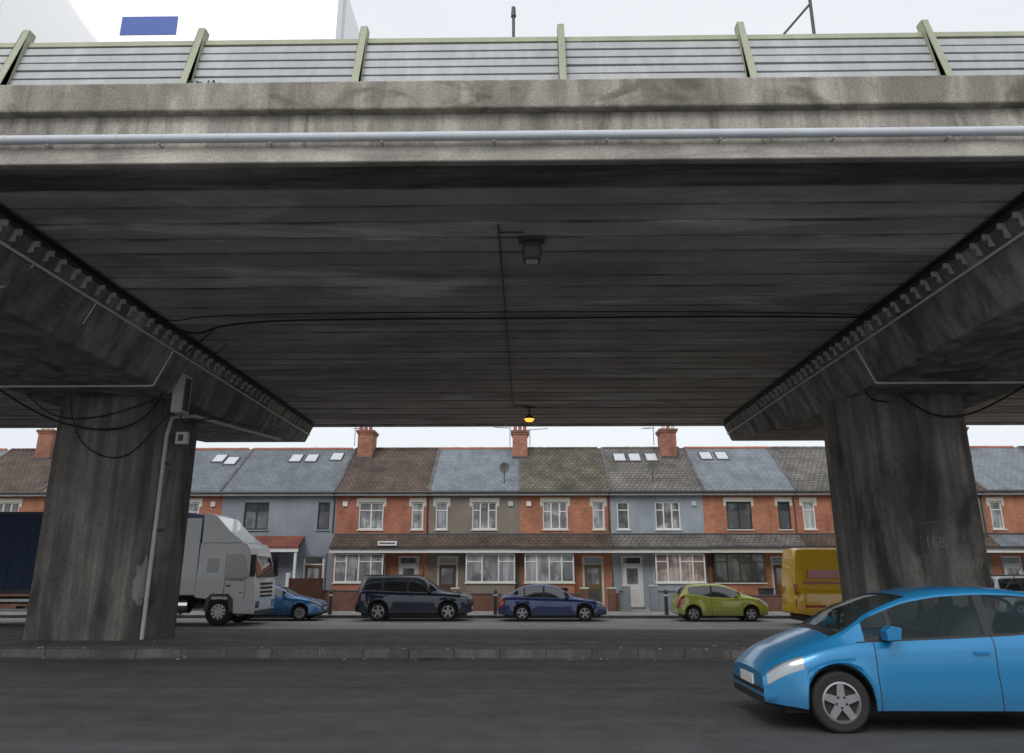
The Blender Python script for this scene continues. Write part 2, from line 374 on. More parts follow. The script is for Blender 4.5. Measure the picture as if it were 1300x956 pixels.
def pillar_and_head(cx, ti, to, bi, bo, sgn, full):
    h = MB()
    st = [(9.95, 5.82), (22.6, 5.80), (29.7, 6.36)]
    vs = []
    for (y, zb) in st:
        f = (7.05 - zb) / 1.25
        xi = ti + (bi - ti) * f; xo = to + (bo - to) * f
        vs += [(xi, y, zb), (ti, y, 7.05), (to, y, 7.05), (xo, y, zb)]
    fs = [(0, 1, 2, 3), (8, 9, 10, 11)]
    for s in range(2):
        for j in range(4):
            q = 4 * s; fs.append((q + j, q + (j + 1) % 4, q + 4 + (j + 1) % 4, q + 4 + j))
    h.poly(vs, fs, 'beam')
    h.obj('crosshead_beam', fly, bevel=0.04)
    y0, y1, c, ch, w = 18.9, 21.5, 0.85, 0.5, 1.62
    pl = [(cx - w, y0 + c), (cx - w + ch, y0), (cx + w - ch, y0), (cx + w, y0 + c), (cx + w, y1 - c), (cx + w - ch, y1), (cx - w + ch, y1), (cx - w, y1 - c)]
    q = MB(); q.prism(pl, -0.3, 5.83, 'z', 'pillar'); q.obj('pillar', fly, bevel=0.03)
    if not full: return
    def X(z): return ti + (bi - ti) * (7.05 - z) / 1.25
    def bx(b, xa, xb, *r): b.box(min(xa, xb), max(xa, xb), *r)
    b = MB(); y = 10.2
    while y < 29.4:
        j = random.uniform(-.04, .04)
        xa = X(6.86)
        bx(b, xa - .05 * sgn, xa + .11 * sgn, y + j, y + .05 + j, 6.82, 6.91, 'clip')
        xa = X(6.76)
        bx(b, xa - .02 * sgn, xa + .07 * sgn, y + .01 + j, y + .04 + j, 6.70 + random.uniform(-.03, .03), 6.82, 'clip')
        y += 0.42
    b.obj('bearing_clips', fly)
    b = MB(); bx(b, X(6.93) - .05 * sgn, X(6.93) + .10 * sgn, 9.98, 29.6, 6.915, 6.94, 'steel_dark'); b.obj('bearing_shelf', fly)
    xc = X(6.62) + .03 * sgn
    tube('conduit', [(xc, 10, 6.62), (xc, 29.6, 6.62)], 0.026, 'conduit_w', fly, False)
    for (o_, z_, r_) in ((.06, 6.985, .03), (.13, 7.0, .02)):
        tube('cable', [(X(7.0) + o_ * sgn, 10 + i * 1.0, z_ - .02 * random.random()) for i in range(20)], r_, 'cable', fly)
    yc = 17.6
    tube('conduit', [(X(6.6) + .03 * sgn, yc, 6.60), (X(5.8) + .03 * sgn, yc, 5.78), (X(5.8) - .05 * sgn, yc + .02, 5.775), (bo, yc + .02, 5.775)], 0.025, 'conduit_w', fly, False)
pillar_and_head(-10.34, -8.05, -12.1, -8.62, -12.3, 1, True)
pillar_and_head(9.43, 7.45, 11.6, 8.0, 11.75, -1, True)
pillar_and_head(-29.4, -27.5, -31.0, -27.8, -30.6, 1, False)
pillar_and_head(28.6, 26.9, 30.5, 26.9, 30.0, -1, False)
tube('downpipe', [(-8.88, 19.22, 0.1), (-8.88, 19.22, 4.9), (-8.84, 19.3, 5.35), (-8.55, 19.9, 5.5), (-8.35, 26.5, 5.95)], 0.05, 'conduit', fly, False)
a = MB()
for z in (1.0, 2.6, 4.2): a.box(-8.97, -8.78, 19.2, 19.5, z, z + .05, 'steel_dark')
a.obj('pipe_bracket', fly)
a = MB(); a.box(-8.58, -8.32, 18.6, 19.05, 5.35, 6.3, 'conduit'); a.box(-8.33, -8.31, 18.66, 18.99, 5.42, 6.23, 'kerb'); a.obj('junction_box', fly, bevel=0.02)
a = MB(); a.box(-8.72, -8.44, 19.35, 19.52, 4.7, 5.0, 'white_paint'); a.box(-8.64, -8.52, 19.32, 19.35, 4.77, 4.93, 'steel_dark'); a.obj('meter_box', fly, bevel=0.01)
cab = lambda pts, r=.014: tube('cable', pts, r, 'cable', fly)
cab([(-12.2, 17.5, 5.74), (-11.6, 18.3, 5.2), (-10.6, 18.8, 4.95), (-9.6, 18.8, 5.0), (-8.9, 18.6, 5.5), (-8.5, 18.2, 6.3), (-8.2, 17.8, 6.95)], .022)
cab([(-11.2, 18.8, 5.75), (-11.0, 18.82, 4.9), (-10.4, 18.83, 4.35), (-9.7, 18.84, 4.25), (-9.2, 18.86, 4.7), (-8.6, 18.95, 5.6)])
cab([(-12.0, 18.4, 5.75), (-11.7, 18.7, 5.35), (-11.0, 18.82, 5.2), (-10.0, 18.82, 5.35), (-9.0, 18.7, 5.7)])
cab([(-8.45, 18.8, 6.3), (-8.3, 18.4, 6.75), (-8.0, 17.8, 6.6), (-7.4, 17.2, 6.75), (-7.0, 17.0, 7.0)], .016)
cab([(-8.45, 18.9, 6.3), (-8.25, 19.2, 6.85), (-7.9, 18.9, 6.7), (-7.2, 18.2, 6.95)], .012)
cab([(-8.5, 19.0, 5.4), (-8.6, 19.3, 5.1), (-8.4, 20.5, 5.6), (-8.35, 23.0, 5.85), (-8.3, 26, 6.1)], .016)
cab([(9.0, 18.7, 5.74), (9.6, 18.8, 5.25), (10.5, 18.8, 5.2), (11.2, 18.6, 5.5), (11.6, 18.0, 5.8)], .022)
cab([(8.1, 19.3, 5.2), (8.15, 19.2, 4.9), (8.4, 19.05, 4.75), (8.6, 18.95, 5.1)])
cab([(7.6, 17.2, 6.95), (7.75, 17.6, 6.4), (8.0, 18.3, 5.9), (8.3, 18.8, 5.6), (8.8, 18.87, 5.6)], .018)
cab([(7.2, 15.6, 7.0), (7.0, 15.9, 6.8), (7.2, 16.3, 6.75), (7.55, 16.6, 6.9)], .012)
tube('conduit', [(-8.24, 12.2, 6.62), (-8.34, 12.2, 6.5), (-8.50, 11.9, 6.1), (-8.53, 10.4, 6.05)], 0.02, 'conduit_w', fly, False)
tube('conduit', [(-8.24, 14.2, 6.62), (-8.44, 14.2, 6.2)], 0.014, 'conduit_w', fly, False)
cab([(-8.2, 16.3, 6.97), (-7.4, 16.6, 6.6), (-6.5, 16.3, 6.9), (-3, 16.4, 6.98), (0, 16.4, 6.97), (4, 16.35, 6.98), (7.0, 16.4, 6.96), (7.5, 16.4, 6.95)], .022)
cab([(-8.1, 15.9, 6.97), (-7.6, 16.0, 6.75), (-6.8, 15.9, 6.97), (7.0, 16.05, 6.985), (7.5, 16.2, 6.9)], .014)
tube('conduit_run', [(-0.42, 11.6, 7.0), (-0.42, 26, 7.0), (0.1, 26.1, 7.0)], 0.014, 'steel_dark', fly, False)
tube('conduit_run', [(-0.42, 11.9, 7.0), (0.0, 11.9, 7.0)], 0.014, 'steel_dark', fly, False)
text('painted_number', '24', (-8.27, 13.3, 6.22), (math.radians(90 + 24), 0, math.radians(90)), 0.40, fly)
text('painted_number', '125N', (-8.41, 15.9, 5.95), (math.radians(90 + 24), 0, math.radians(90)), 0.42, fly)
text('painted_number', '168', (9.42, 18.893, 2.2), (math.radians(90), .03, 0), 0.32, fly)
text('painted_number', '167', (10.26, 18.893, 1.72), (math.radians(90), -.04, 0), 0.29, fly)
tube('chalk_box', [(9.1, 18.893, 2.0), (9.13, 18.893, 2.72), (9.72, 18.893, 2.78), (9.76, 18.893, 1.98), (9.1, 18.893, 2.0)], 0.005, 'chalk', fly, False)
pp = MB(); n = 18; pts = []
for i in range(n):
    an = 2 * math.pi * i / n; rr = random.uniform(.6, 1.1)
    tt = .13 * math.cos(an) * rr
    pts.append((-9.04 + tt + .006, 18.9 + (-9.04 + tt + 9.22) * 1.7 - .0035, 1.45 + .6 * math.sin(an) * rr))
pp.face(pts, 'patch'); pp.obj('paint_patch', fly)

rail = root('bridge_railing')
def RY(z): return 9.66 + (z - 8.21) * 0.27
posts = [-7.4 - 2.65 * i for i in range(1, 12)] + [-7.45, -4.8, -2.37, .55, 3.2, 5.9] + [5.9 + 2.65 * i for i in range(1, 12)]
posts.sort()
BX = [(0, 3, 2, 1), (4, 5, 6, 7), (0, 1, 5, 4), (1, 2, 6, 5), (2, 3, 7, 6), (3, 0, 4, 7)]
a = MB()
for x in posts:
    z0, z1 = 8.2, 9.46
    for (xa, xb, ya, yb) in ((x - .05, x - .038, -.07, .09), (x + .038, x + .05, -.07, .09), (x - .05, x + .05, -.082, -.07)):
        a.poly([(xa, RY(z0) + ya - .06, z0), (xb, RY(z0) + ya - .06, z0), (xb, RY(z0) + yb + .05, z0), (xa, RY(z0) + yb + .05, z0),
                (xa, RY(z1) + ya, z1), (xb, RY(z1) + ya, z1), (xb, RY(z1) + yb - .02, z1), (xa, RY(z1) + yb - .02, z1)], BX, 'rail_green')
    a.box(x - .09, x + .09, RY(8.2) - .14, RY(8.2) + .2, 8.205, 8.235, 'steel_dark')
a.obj('posts', rail)
a = MB()
for (z0, z1, th, k) in ((9.17, 9.27, .09, 'rail_green'), (9.0, 9.13, .07, 'rail_grey'), (8.835, 8.965, .07, 'rail_grey'), (8.67, 8.80, .07, 'rail_grey'), (8.505, 8.635, .07, 'rail_grey'), (8.34, 8.47, .07, 'rail_grey')):
    for xa, xb in zip(posts, posts[1:]):
        jz = random.uniform(-.008, .008)
        a.poly([(xa + .052, RY(z0), z0 + jz), (xb - .052, RY(z0), z0), (xb - .052, RY(z0) + th, z0), (xa + .052, RY(z0) + th, z0 + jz),
                (xa + .052, RY(z1), z1 + jz), (xb - .052, RY(z1), z1), (xb - .052, RY(z1) + th, z1), (xa + .052, RY(z1) + th, z1 + jz)], BX, k)
a.obj('rails', rail, bevel=.006)
a = MB()
for x in posts: a.box(x - .05, x + .05, 29.9, 30.0, 8.2, 9.4, 'rail_green')
for z in (9.25, 9.0, 8.75, 8.5): a.box(-60, 60, 29.85, 29.9, z, z + .1, 'rail_grey')
a.obj('far_side_rails', rail)

fl = root('floodlight', (0.12, 12.2, S))
a = MB(); a.box(-.22, .22, -.12, .12, -.06, -.01, 'steel_dark'); a.box(-.16, -.14, -.03, .03, -.28, -.05, 'steel_dark'); a.box(.14, .16, -.03, .03, -.28, -.05, 'steel_dark')
a.prism([(-.13, -.42), (.13, -.42), (.17, -.2), (.1, -.13), (-.1, -.13), (-.17, -.2)], -.14, .12, 'y', 'steel_dark'); a.obj('housing', fl, bevel=.01)
a = MB(); a.box(-.11, .11, -.152, -.141, -.39, -.22, 'kerb'); a.box(-.1, .1, -.1, .1, -.43, -.421, 'lens'); a.obj('lens', fl)
hl = root('hanging_lamp', (0.13, 26.4, S))
a = MB(); a.cyl((0, 0, 0), (0, 0, -.32), .025, 'steel_dark'); a.box(-.2, .2, -.06, .06, -.05, 0, 'steel_dark')
a.cyl((0, 0, -.3), (0, 0, -.42), .08, 'steel_dark', 16, .19); a.obj('shade', hl, smooth=30)
a = MB(); a.cyl((0, 0, -.42), (0, 0, -.50), .17, 'lamp_on', 16, .11); a.obj('bulb', hl, smooth=30)

def deck_lamp(x, y, h, arm):
    rt = root('street_lamp', (x, y, 8.0)); a = MB()
    a.cyl((0, 0, 0), (0, 0, 1.2), .11, 'conduit'); a.cyl((0, 0, 1.2), (0, 0, h), .06, 'steel_dark', 12, .045)
    if arm:
        a.cyl((0, 0, h - 2.4), (-1.0, 0, h - 3.6), .035, 'steel_dark')
        a.cyl((0, 0, h - .1), (-1.6, 0, h + .2), .035, 'conduit'); a.cyl((0, 0, h - .1), (1.6, 0, h + .2), .035, 'conduit')
        a.box(-2.3, -1.5, -.12, .12, h + .12, h + .26, 'conduit'); a.box(1.5, 2.3, -.12, .12, h + .12, h + .26, 'conduit')
    else:
        a.cyl((0, 0, h - .35), (0, 0, h - .02), .08, 'steel_dark', 12, .06)
    a.obj('column', rt, smooth=30)
deck_lamp(-.3, 20, 10.0, False); deck_lamp(8.6, 20, 12.4, True); deck_lamp(-24, 20, 12.4, True)

# ------------------------------------------------------------------ houses
HY = 42.0; EZ = 5.66; RZ = 8.42; RYD = 46.0; G0 = FZ + 0.12
def facade(mb, x0, x1, z0, z1, y, ops, k, rev=0.11):
    xs = sorted({x0, x1} | {o[0] for o in ops} | {o[1] for o in ops}); zs = sorted({z0, z1} | {o[2] for o in ops} | {o[3] for o in ops})
    for xa, xb in zip(xs, xs[1:]):
        for za, zb in zip(zs, zs[1:]):
            cx, cz = (xa + xb) / 2, (za + zb) / 2
            if any(o[0] < cx < o[1] and o[2] < cz < o[3] for o in ops): continue
            mb.face([(xa, y, za), (xb, y, za), (xb, y, zb), (xa, y, zb)], k)
    for o in ops:
        a, b, c, d = o[:4]
        mb.face([(a, y, c), (a, y + rev, c), (a, y + rev, d), (a, y, d)], k); mb.face([(b, y, c), (b, y, d), (b, y + rev, d), (b, y + rev, c)], k)
        mb.face([(a, y, d), (a, y + rev, d), (b, y + rev, d), (b, y, d)], k); mb.face([(a, y, c), (b, y, c), (b, y + rev, c), (a, y + rev, c)], k)
def window(mb, x0, x1, z0, z1, y, fr, gl, nx, transom=0.3, yo=0.05):
    t = 0.065; ya, yb = y + yo, y + yo + .05
    mb.box(x0, x0 + t, ya, yb, z0, z1, fr); mb.box(x1 - t, x1, ya, yb, z0, z1, fr)
    mb.box(x0 + t, x1 - t, ya, yb, z0, z0 + t, fr); mb.box(x0 + t, x1 - t, ya, yb, z1 - t, z1, fr)
    for i in range(1, nx):
        xx = x0 + (x1 - x0) * i / nx; mb.box(xx - .035, xx + .035, ya + .004, yb, z0 + t, z1 - t, fr)
    if transom:
        zt = z1 - (z1 - z0) * transom
        for i in range(nx):
            xa = x0 + (x1 - x0) * i / nx + .035; xb = x0 + (x1 - x0) * (i + 1) / nx - .035
            if nx > 2 and i == 1: continue
            mb.box(xa, xb, ya + .008, yb, zt - .025, zt + .025, fr)
    mb.face([(x0, y + yo + .04, z0), (x1, y + yo + .04, z0), (x1, y + yo + .04, z1), (x0, y + yo + .04, z1)], gl)

def roof_part(mb, x0, x1, k):
    ey = HY - .38; ez = EZ - .05; t = .09
    mb.prism([(ey, ez), (RYD, RZ), (2 * RYD - ey, ez), (2 * RYD - ey, ez + t), (RYD, RZ + t + .02), (ey, ez + t)], x0 + .004, x1 - .004, 'x', k)
def rz_at(y): return EZ - .05 + (y - (HY - .38)) / (RYD - (HY - .38)) * (RZ - EZ + .05) + .10
M['win_sky'] = simple('skylight_glass', (0.55, 0.58, 0.6), 0.1, 0.0, 1.0)
def skylight(mb, xc, f, w=.6, h=.9):
    y0 = HY + f * 4; y1 = y0 + h * .8
    def q(xa, xb, ya, yb, dz, k):
        za, zb = rz_at(ya) , rz_at(yb)
        mb.poly([(xa, ya, za), (xb, ya, za), (xb, yb, zb), (xa, yb, zb), (xa, ya, za + dz), (xb, ya, za + dz), (xb, yb, zb + dz), (xa, yb, zb + dz)], BX, k)
    q(xc - w / 2 - .06, xc + w / 2 + .06, y0 - .06, y1 + .06, .07, 'steel_dark')
    q(xc - w / 2, xc + w / 2, y0, y1, .085, 'win_sky')
def chimney(x, name='chimney_stack', par=None, w=.85, d=1.3, top=9.4, pots=3, y=45.5):
    top += random.uniform(-.12, .12)
    a = MB(); a.box(x - w / 2, x + w / 2, y - d / 2, y + d / 2, 7.2, top - .22, 'brick_chim')
    a.box(x - w / 2 - .05, x + w / 2 + .05, y - d / 2 - .05, y + d / 2 + .05, top - .22, top - .12, 'brick_chim')
    a.box(x - w / 2 - .1, x + w / 2 + .1, y - d / 2 - .1, y + d / 2 + .1, top - .12, top, 'brick_dark')
    a.box(x - w / 2 - .03, x + w / 2 + .03, y - d / 2 - .05, y + d / 2 + .05, 7.4, 7.9, 'steel_dark')
    for i in range(pots):
        xx = x - w / 2 + .15 + (w - .30) * i / max(1, pots - 1)
        a.cyl((xx, y - .55, top), (xx, y - .55, top + random.uniform(.28, .5)), .11, random.choice(['terracotta', 'terracotta', 'cream']), 10, .085)
    a.obj(name, par)
def house(name, x0, x1, wall, roof, flip=False, frame='white_paint', glm='win_mid', glg='win_net', door='door_brown', lean='tile_brown',
          sky=(), chim=None, brickbay=None, gutter='gutter', garden='brick_dark', lintel='cream', nxg=4, dish=None):
    rt = root(name, (x0, HY, G0)); W = x1 - x0
    dzr = random.uniform(-.04, .04)
    def off(o): o.location = (-x0, -HY, -G0); return o
    def fx(a, b): return (x1 - b, x1 - a) if flip else (x0 + a, x0 + b)
    m0, m1 = fx(1.2, 2.5); s0, s1 = fx(W - .95, W - .32); d0, d1 = fx(W - 1.55, W - .45)
    ops = [(m0, m1, 3.72, 5.12), (s0, s1, 3.72, 5.12), (d0, d1, G0, 2.38)]
    a = MB(); facade(a, x0, x1, G0, EZ, HY, ops, wall)
    yb_ = RYD * 2 - HY
    for xx in (x0, x1): a.face([(xx, HY + .3, G0), (xx, HY + .3, EZ), (xx, yb_, EZ), (xx, yb_, G0)], wall)
    a.face([(x0, yb_, G0), (x1, yb_, G0), (x1, yb_, EZ), (x0, yb_, EZ)], wall)
    for xx in (x0 + .01, x1 - .01):
        a.face([(xx, HY, EZ - .1), (xx, yb_, EZ - .1), (xx, RYD, RZ - .05)], wall)
        a.face([(xx, HY, G0), (xx, HY + .3, G0), (xx, HY + .3, EZ), (xx, HY, EZ)], wall)
    off(a.obj('walls', rt))
    a = MB()
    window(a, m0, m1, 3.72, 5.12, HY, frame, glm, 2 if frame == 'dark_frame' else random.choice([2, 3]), random.choice([.3, .35, 0]))
    window(a, s0, s1, 3.72, 5.12, HY, frame, glm, 1)
    for (p, q) in ((m0, m1), (s0, s1)):
        a.box(p - .06, q + .06, HY - .07, HY + .05, 3.655, 3.718, lintel)
        if lintel == 'cream':
            a.box(p - .13, q + .13, HY - .018, HY + .04, 5.123, 5.34, lintel)
            a.box(p - .13, p - .004, HY - .012, HY + .04, 4.9, 5.12, lintel); a.box(q + .004, q + .13, HY - .012, HY + .04, 4.9, 5.12, lintel)
    a.box(d0, d1, HY + .12, HY + .16, G0, 2.38, frame if frame != 'dark_frame' else 'white_paint')
    dx0, dx1 = d0 + .12, d1 - .12
    a.box(dx0, dx1, HY + .07, HY + .118, G0 + .08, 1.95, door)
    a.box(dx0 + .14, dx1 - .14, HY + .064, HY + .069, 1.0, 1.78, 'win_mid'); a.box(dx0, dx1, HY + .1, HY + .118, 2.02, 2.3, 'win_dark')
    a.box(dx0 + .14, dx1 - .14, HY + .064, HY + .069, .1, .75, 'steel_dark' if door != 'door_white' else 'cream')
    a.box(d0, d1, HY - .3, HY + .06, G0, G0 + .08, 'kerb')
    off(a.obj('windows_and_door', rt))
    b0, b1 = fx(.22, 2.75); by = HY - .75; bw = brickbay or wall
    a = MB(); a.box(b0 + .02, b1 - .02, by + .02, HY, G0, 1.03, bw); a.box(b0 - .03, b1 + .03, by - .05, HY, 1.031, 1.09, lintel if lintel != wall else 'cream')
    window(a, b0 + .02, b1 - .02, 1.092, 2.5, by + .02, frame, glg, nxg, .28, 0)
    for xx in (b0 + .03, b1 - .08):
        a.box(xx, xx + .05, by + .08, HY - .05, 1.1, 1.16, frame); a.box(xx, xx + .05, by + .08, HY - .05, 2.43, 2.5, frame)
        a.box(xx + .01, xx + .04, by + .08, HY - .05, 1.16, 2.43, glg); a.box(xx - .005, xx + .055, HY - .12, HY - .005, 1.1, 2.5, frame)
    if not lean: a.prism([(by - .1, 2.52), (HY - .004, 2.75), (HY - .004, 2.83), (by - .1, 2.60)], b0 - .08, b1 + .08, 'x', 'tile_red')
    off(a.obj('bay_window', rt))
    if lean:
        a = MB(); e = HY - 1.0
        a.prism([(e, 2.76 + dzr), (HY - .004, 3.36), (HY - .004, 3.44), (e, 2.84 + dzr)], x0 + .003, x1 - .003, 'x', lean)
        a.box(x0 + .003, x1 - .003, e + .04, e + .07, 2.53, 2.77 + dzr, 'white_paint' if frame != 'dark_frame' else 'cream')
        a.box(x0 + .003, x1 - .003, e + .08, HY - .004, 2.53, 2.56, 'cream')
        a.box(x0 + .003, x1 - .003, e - .06, e + .03, 2.72 + dzr, 2.79 + dzr, gutter)
        a.box(x0 + .003, x1 - .003, HY - .03, HY - .004, 3.42, 3.52, 'steel_dark')
        off(a.obj('lean_to_roof', rt))
    a = MB(); roof_part(a, x0, x1, roof)
    a.box(x0 + .01, x1 - .01, HY - .30, HY - .27, EZ - .22, EZ - .06, 'white_paint'); a.box(x0 + .01, x1 - .01, HY - .27, HY - .004, EZ - .21, EZ - .18, 'cream')
    x = x0 + .02
    while x < x1 - .3:
        a.cyl((x, RYD, RZ + .08 + random.uniform(-.012, .012)), (x + .44, RYD, RZ + .08), .11, 'terracotta' if roof.startswith('slate') else roof, 8); x += .45
    off(a.obj('roof', rt))
    a = MB(); a.cyl((x0 + .01, HY - .42, EZ - .06), (x1 - .01, HY - .42, EZ - .06), .06, gutter, 8)
    if not flip:
        px = x1 - .1
        a.cyl((px, HY - .05, 3.55), (px, HY - .05, EZ - .3), .035, gutter, 8); a.cyl((px, HY - .05, EZ - .3), (px, HY - .4, EZ - .08), .035, gutter, 8)
        a.cyl((px, HY - .95, G0), (px, HY - .95, 2.5), .035, gutter, 8)
    off(a.obj('gutter_pipe', rt, smooth=40))
    a = MB()
    a.prism([(HY - .39, EZ - .0), (RYD, RZ + .06), (RYD, RZ + .15), (HY - .39, EZ + .09)], x0 - .07, x0 + .07, 'x', 'kerb'); off(a.obj('verge', rt))
    if sky:
        a = MB()
        for (xx, f) in sky: skylight(a, x0 + xx, f)
        off(a.obj('skylights', rt))
    if chim is not None:
        n0 = set(bpy.data.objects); chimney(x0 + chim, 'chimney', rt)
        for o in set(bpy.data.objects) - n0: off(o)
    a = MB(); fx0, fx1 = fx(.35, .6)
    if random.random() < .6: a.box(fx0, fx1, HY - .08, HY - .004, 4.9, 5.15, random.choice(['white_paint', 'cream', 'win_sky'])); off(a.obj('alarm_box', rt, bevel=.01))
    gw = root('garden_wall', (x0, 39.5, G0)); a = MB()
    ga, gb = (d0 - .1, d1 + .1)
    segs = [(x0 + .05, ga), (gb, x1 - .05)]
    hh = random.uniform(.55, .95)
    for (p, q) in segs:
        if q - p < .35: q = p + .35 if p > x0 + 1 else q
        if q - p < .2: continue
        a.box(p - x0, q - x0, -.11, .11, 0, hh, garden); a.box(p - x0 - .02, q - x0 + .02, -.14, .14, hh, hh + .06, 'kerb')
    for xx in (ga, gb):
        a.box(xx - x0 - .18, xx - x0 + .18, -.18, .18, 0, hh + .25, garden); a.box(xx - x0 - .21, xx - x0 + .21, -.21, .21, hh + .25, hh + .32, 'cream')
    a.obj('masonry', gw)
    if dish:
        ds = root('satellite_dish', (x0 + dish, HY + .2, EZ + .3)); a = MB()
        a.cyl((0, .1, -.2), (0, 0, .75), .025, 'steel_dark', 8)
        n = 20; vs = [(0, -.06, .95)] + [(.27 * math.cos(t * 2 * math.pi / n), -.16 + .05 * math.sin(t * 2 * math.pi / n), .95 + .3 * math.sin(t * 2 * math.pi / n)) for t in range(n)]
        a.poly(vs, [(0, 1 + t, 1 + (t + 1) % n) for t in range(n)], 'kerb'); a.cyl((0, -.05, .6), (0, -.5, .9), .015, 'steel_dark', 6); a.obj('reflector', ds)
    return rt
b = [-9.96, -5.04, -.32, 4.42, 9.23, 14.05, 18.85, 23.7, 28.5, 33.3]
house('brick_house', b[0], b[1], 'brick', 'tile_brown', False, glm='win_net', glg='win_net', door='door_white', chim=.75, lean='tile_brown')
house('rendered_house', b[1], b[2], 'brown_render', 'slate', True, glm='win_mid', glg='win_mid', door='door_brown', lean='tile_brown', dish=3.9, nxg=3)
house('brick_house', b[2], b[3], 'brick2', 'tile_moss', False, glm='win_mid', glg='win_mid', door='door_olive', chim=0.0, lean='tile_brown')
house('painted_house', b[3], b[4], 'blue_paint', 'tile_grey', True, glm='win_mid', glg='win_warm', door='door_white', lean='tile_grey', sky=((.9, .62), (1.75, .62), (2.7, .62)), chim=3.75, lintel='white_paint', garden='blue_paint', dish=2.3)
house('brick_house', b[4], b[5], 'brick2', 'slate', False, frame='dark_frame', glm='win_dark', glg='win_dark', door='door_brown', sky=((1.0, .66), (1.9, .66)), lean='tile_grey', lintel='cream')
house('brick_house', b[5], b[6], 'brick', 'tile_grey', True, glm='win_net', door='door_white', lean='tile_brown')
house('rendered_house', b[6], b[7], 'brown_render', 'tile_brown', False, glm='win_mid', chim=4.6)
house('brick_house', b[7], b[8], 'brick2', 'slate', True, glm='win_net', door='door_white', chim=.95, lean='slate')
house('brick_house', b[8], b[9], 'brick', 'tile_brown', False, glm='win_mid')
house('painted_house', b[9], 38.1, 'blue_paint', 'slate', True, glm='win_mid')
house('grey_painted_house', -16.0, b[0], 'grey_paint', 'slate_dark', False, frame='dark_frame', glm='win_dark', glg='win_dark', door='door_brown',
      sky=((2.9, .62), (3.8, .62), (5.2, .66)), lean=None, lintel='grey_paint', garden='grey_paint')
house('brick_house', -20.8, -16.0, 'brick', 'slate_dark', True, glm='win_mid', sky=((3.3, .62), (4.1, .55)), lean='tile_brown')
house('brick_house', -25.6, -20.8, 'brick', 'tile_moss', False, glm='win_mid', lean='tile_brown')
house('brick_house', -30.4, -25.6, 'brick2', 'tile_brown', True, glm='win_net', chim=2.6, lean='tile_brown')
house('rendered_house', -35.2, -30.4, 'brown_render', 'slate', False, glm='win_mid', lean='tile_brown')
pr = root('tiled_porch', (-14.5, HY, G0)); a = MB()
a.prism([(-1.15, 2.95), (-.01, 3.5), (-.01, 3.58), (-1.15, 3.03)], -.1, 3.0, 'x', 'tile_red'); a.box(-.1, 3.0, -1.1, -1.05, 2.75, 2.96, 'white_paint')
a.box(-.02, .1, -1.05, -.9, 0, 2.85, 'white_paint'); a.box(2.8, 2.92, -1.05, -.9, 0, 2.85, 'white_paint'); a.obj('porch', pr)
a = MB(); a.box(-.5, 1.2, -.1, .1, 0, 1.5, 'tile_red'); a.box(-.55, -.4, -.12, .12, 0, 1.75, 'white_paint'); gw = root('red_garden_wall', (-10.9, 39.1, G0)); a.obj('masonry', gw)
sg = root('street_name_sign', (-7.0, 41.0, 3.0)); a = MB(); a.box(-.48, .48, -.14, -.11, -.12, .10, 'white_paint'); a.box(-.40, .40, -.145, -.141, -.04, .03, 'steel_dark'); a.obj('panel', sg)
def aerial(x, y, z, h, rz):
    rt = root('tv_aerial', (x, y, z), rz); a = MB(); a.cyl((0, 0, 0), (0, 0, h), .02, 'steel_dark', 6); a.cyl((-.1, 0, h - .1), (1.1, 0, h + .05), .014, 'steel_dark', 6)
    for i in range(8): a.cyl((.1 + i * .13, -.22, h - .07 + i * .016), (.1 + i * .13, .22, h - .07 + i * .016), .008, 'steel_dark', 5)
    a.obj('mast', rt)
aerial(.25, 45.4, 8.6, 1.0, .3); aerial(7.4, 45.4, 8.6, 1.1, 2.0); aerial(-9.9, 45.3, 8.6, 1.1, 1.2); aerial(-25.5, 45.4, 8.6, 1.0, .2); aerial(24.0, 45.3, 8.6, 1.1, .4); aerial(-.9, 45.3, 8.4, 1.3, 2.6)
for x in (-8.6, -1.35, 6.1, 12.6, 19.5, -15.2):
    rt = root('bollard', (x, 36.3, G0)); a = MB(); a.cyl((0, 0, 0), (0, 0, .95), .085, 'steel_dark', 12, .075); a.cyl((0, 0, .95), (0, 0, 1.05), .095, 'steel_dark', 12, .05)
    a.cyl((0, 0, .78), (0, 0, .86), .088, 'plate_w', 12); a.obj('post', rt, smooth=35)
for x, c in ((-4.5, 'black'), (1.7, 'black'), (11.6, 'steel_dark'), (-6.3, 'steel_dark')):
    rt = root('wheelie_bin', (x, 40.2, G0)); a = MB()
    a.poly([(-.24, -.28, .06), (.24, -.28, .06), (.24, .24, .06), (-.24, .24, .06), (-.29, -.36, .98), (.29, -.36, .98), (.29, .34, .98), (-.29, .34, .98)], BX, c)
    a.box(-.31, .31, -.4, .36, .98, 1.05, c); a.cyl((-.27, .26, .1), (.27, .26, .1), .1, 'rubber', 12); a.obj('bin_body', rt, bevel=.02)

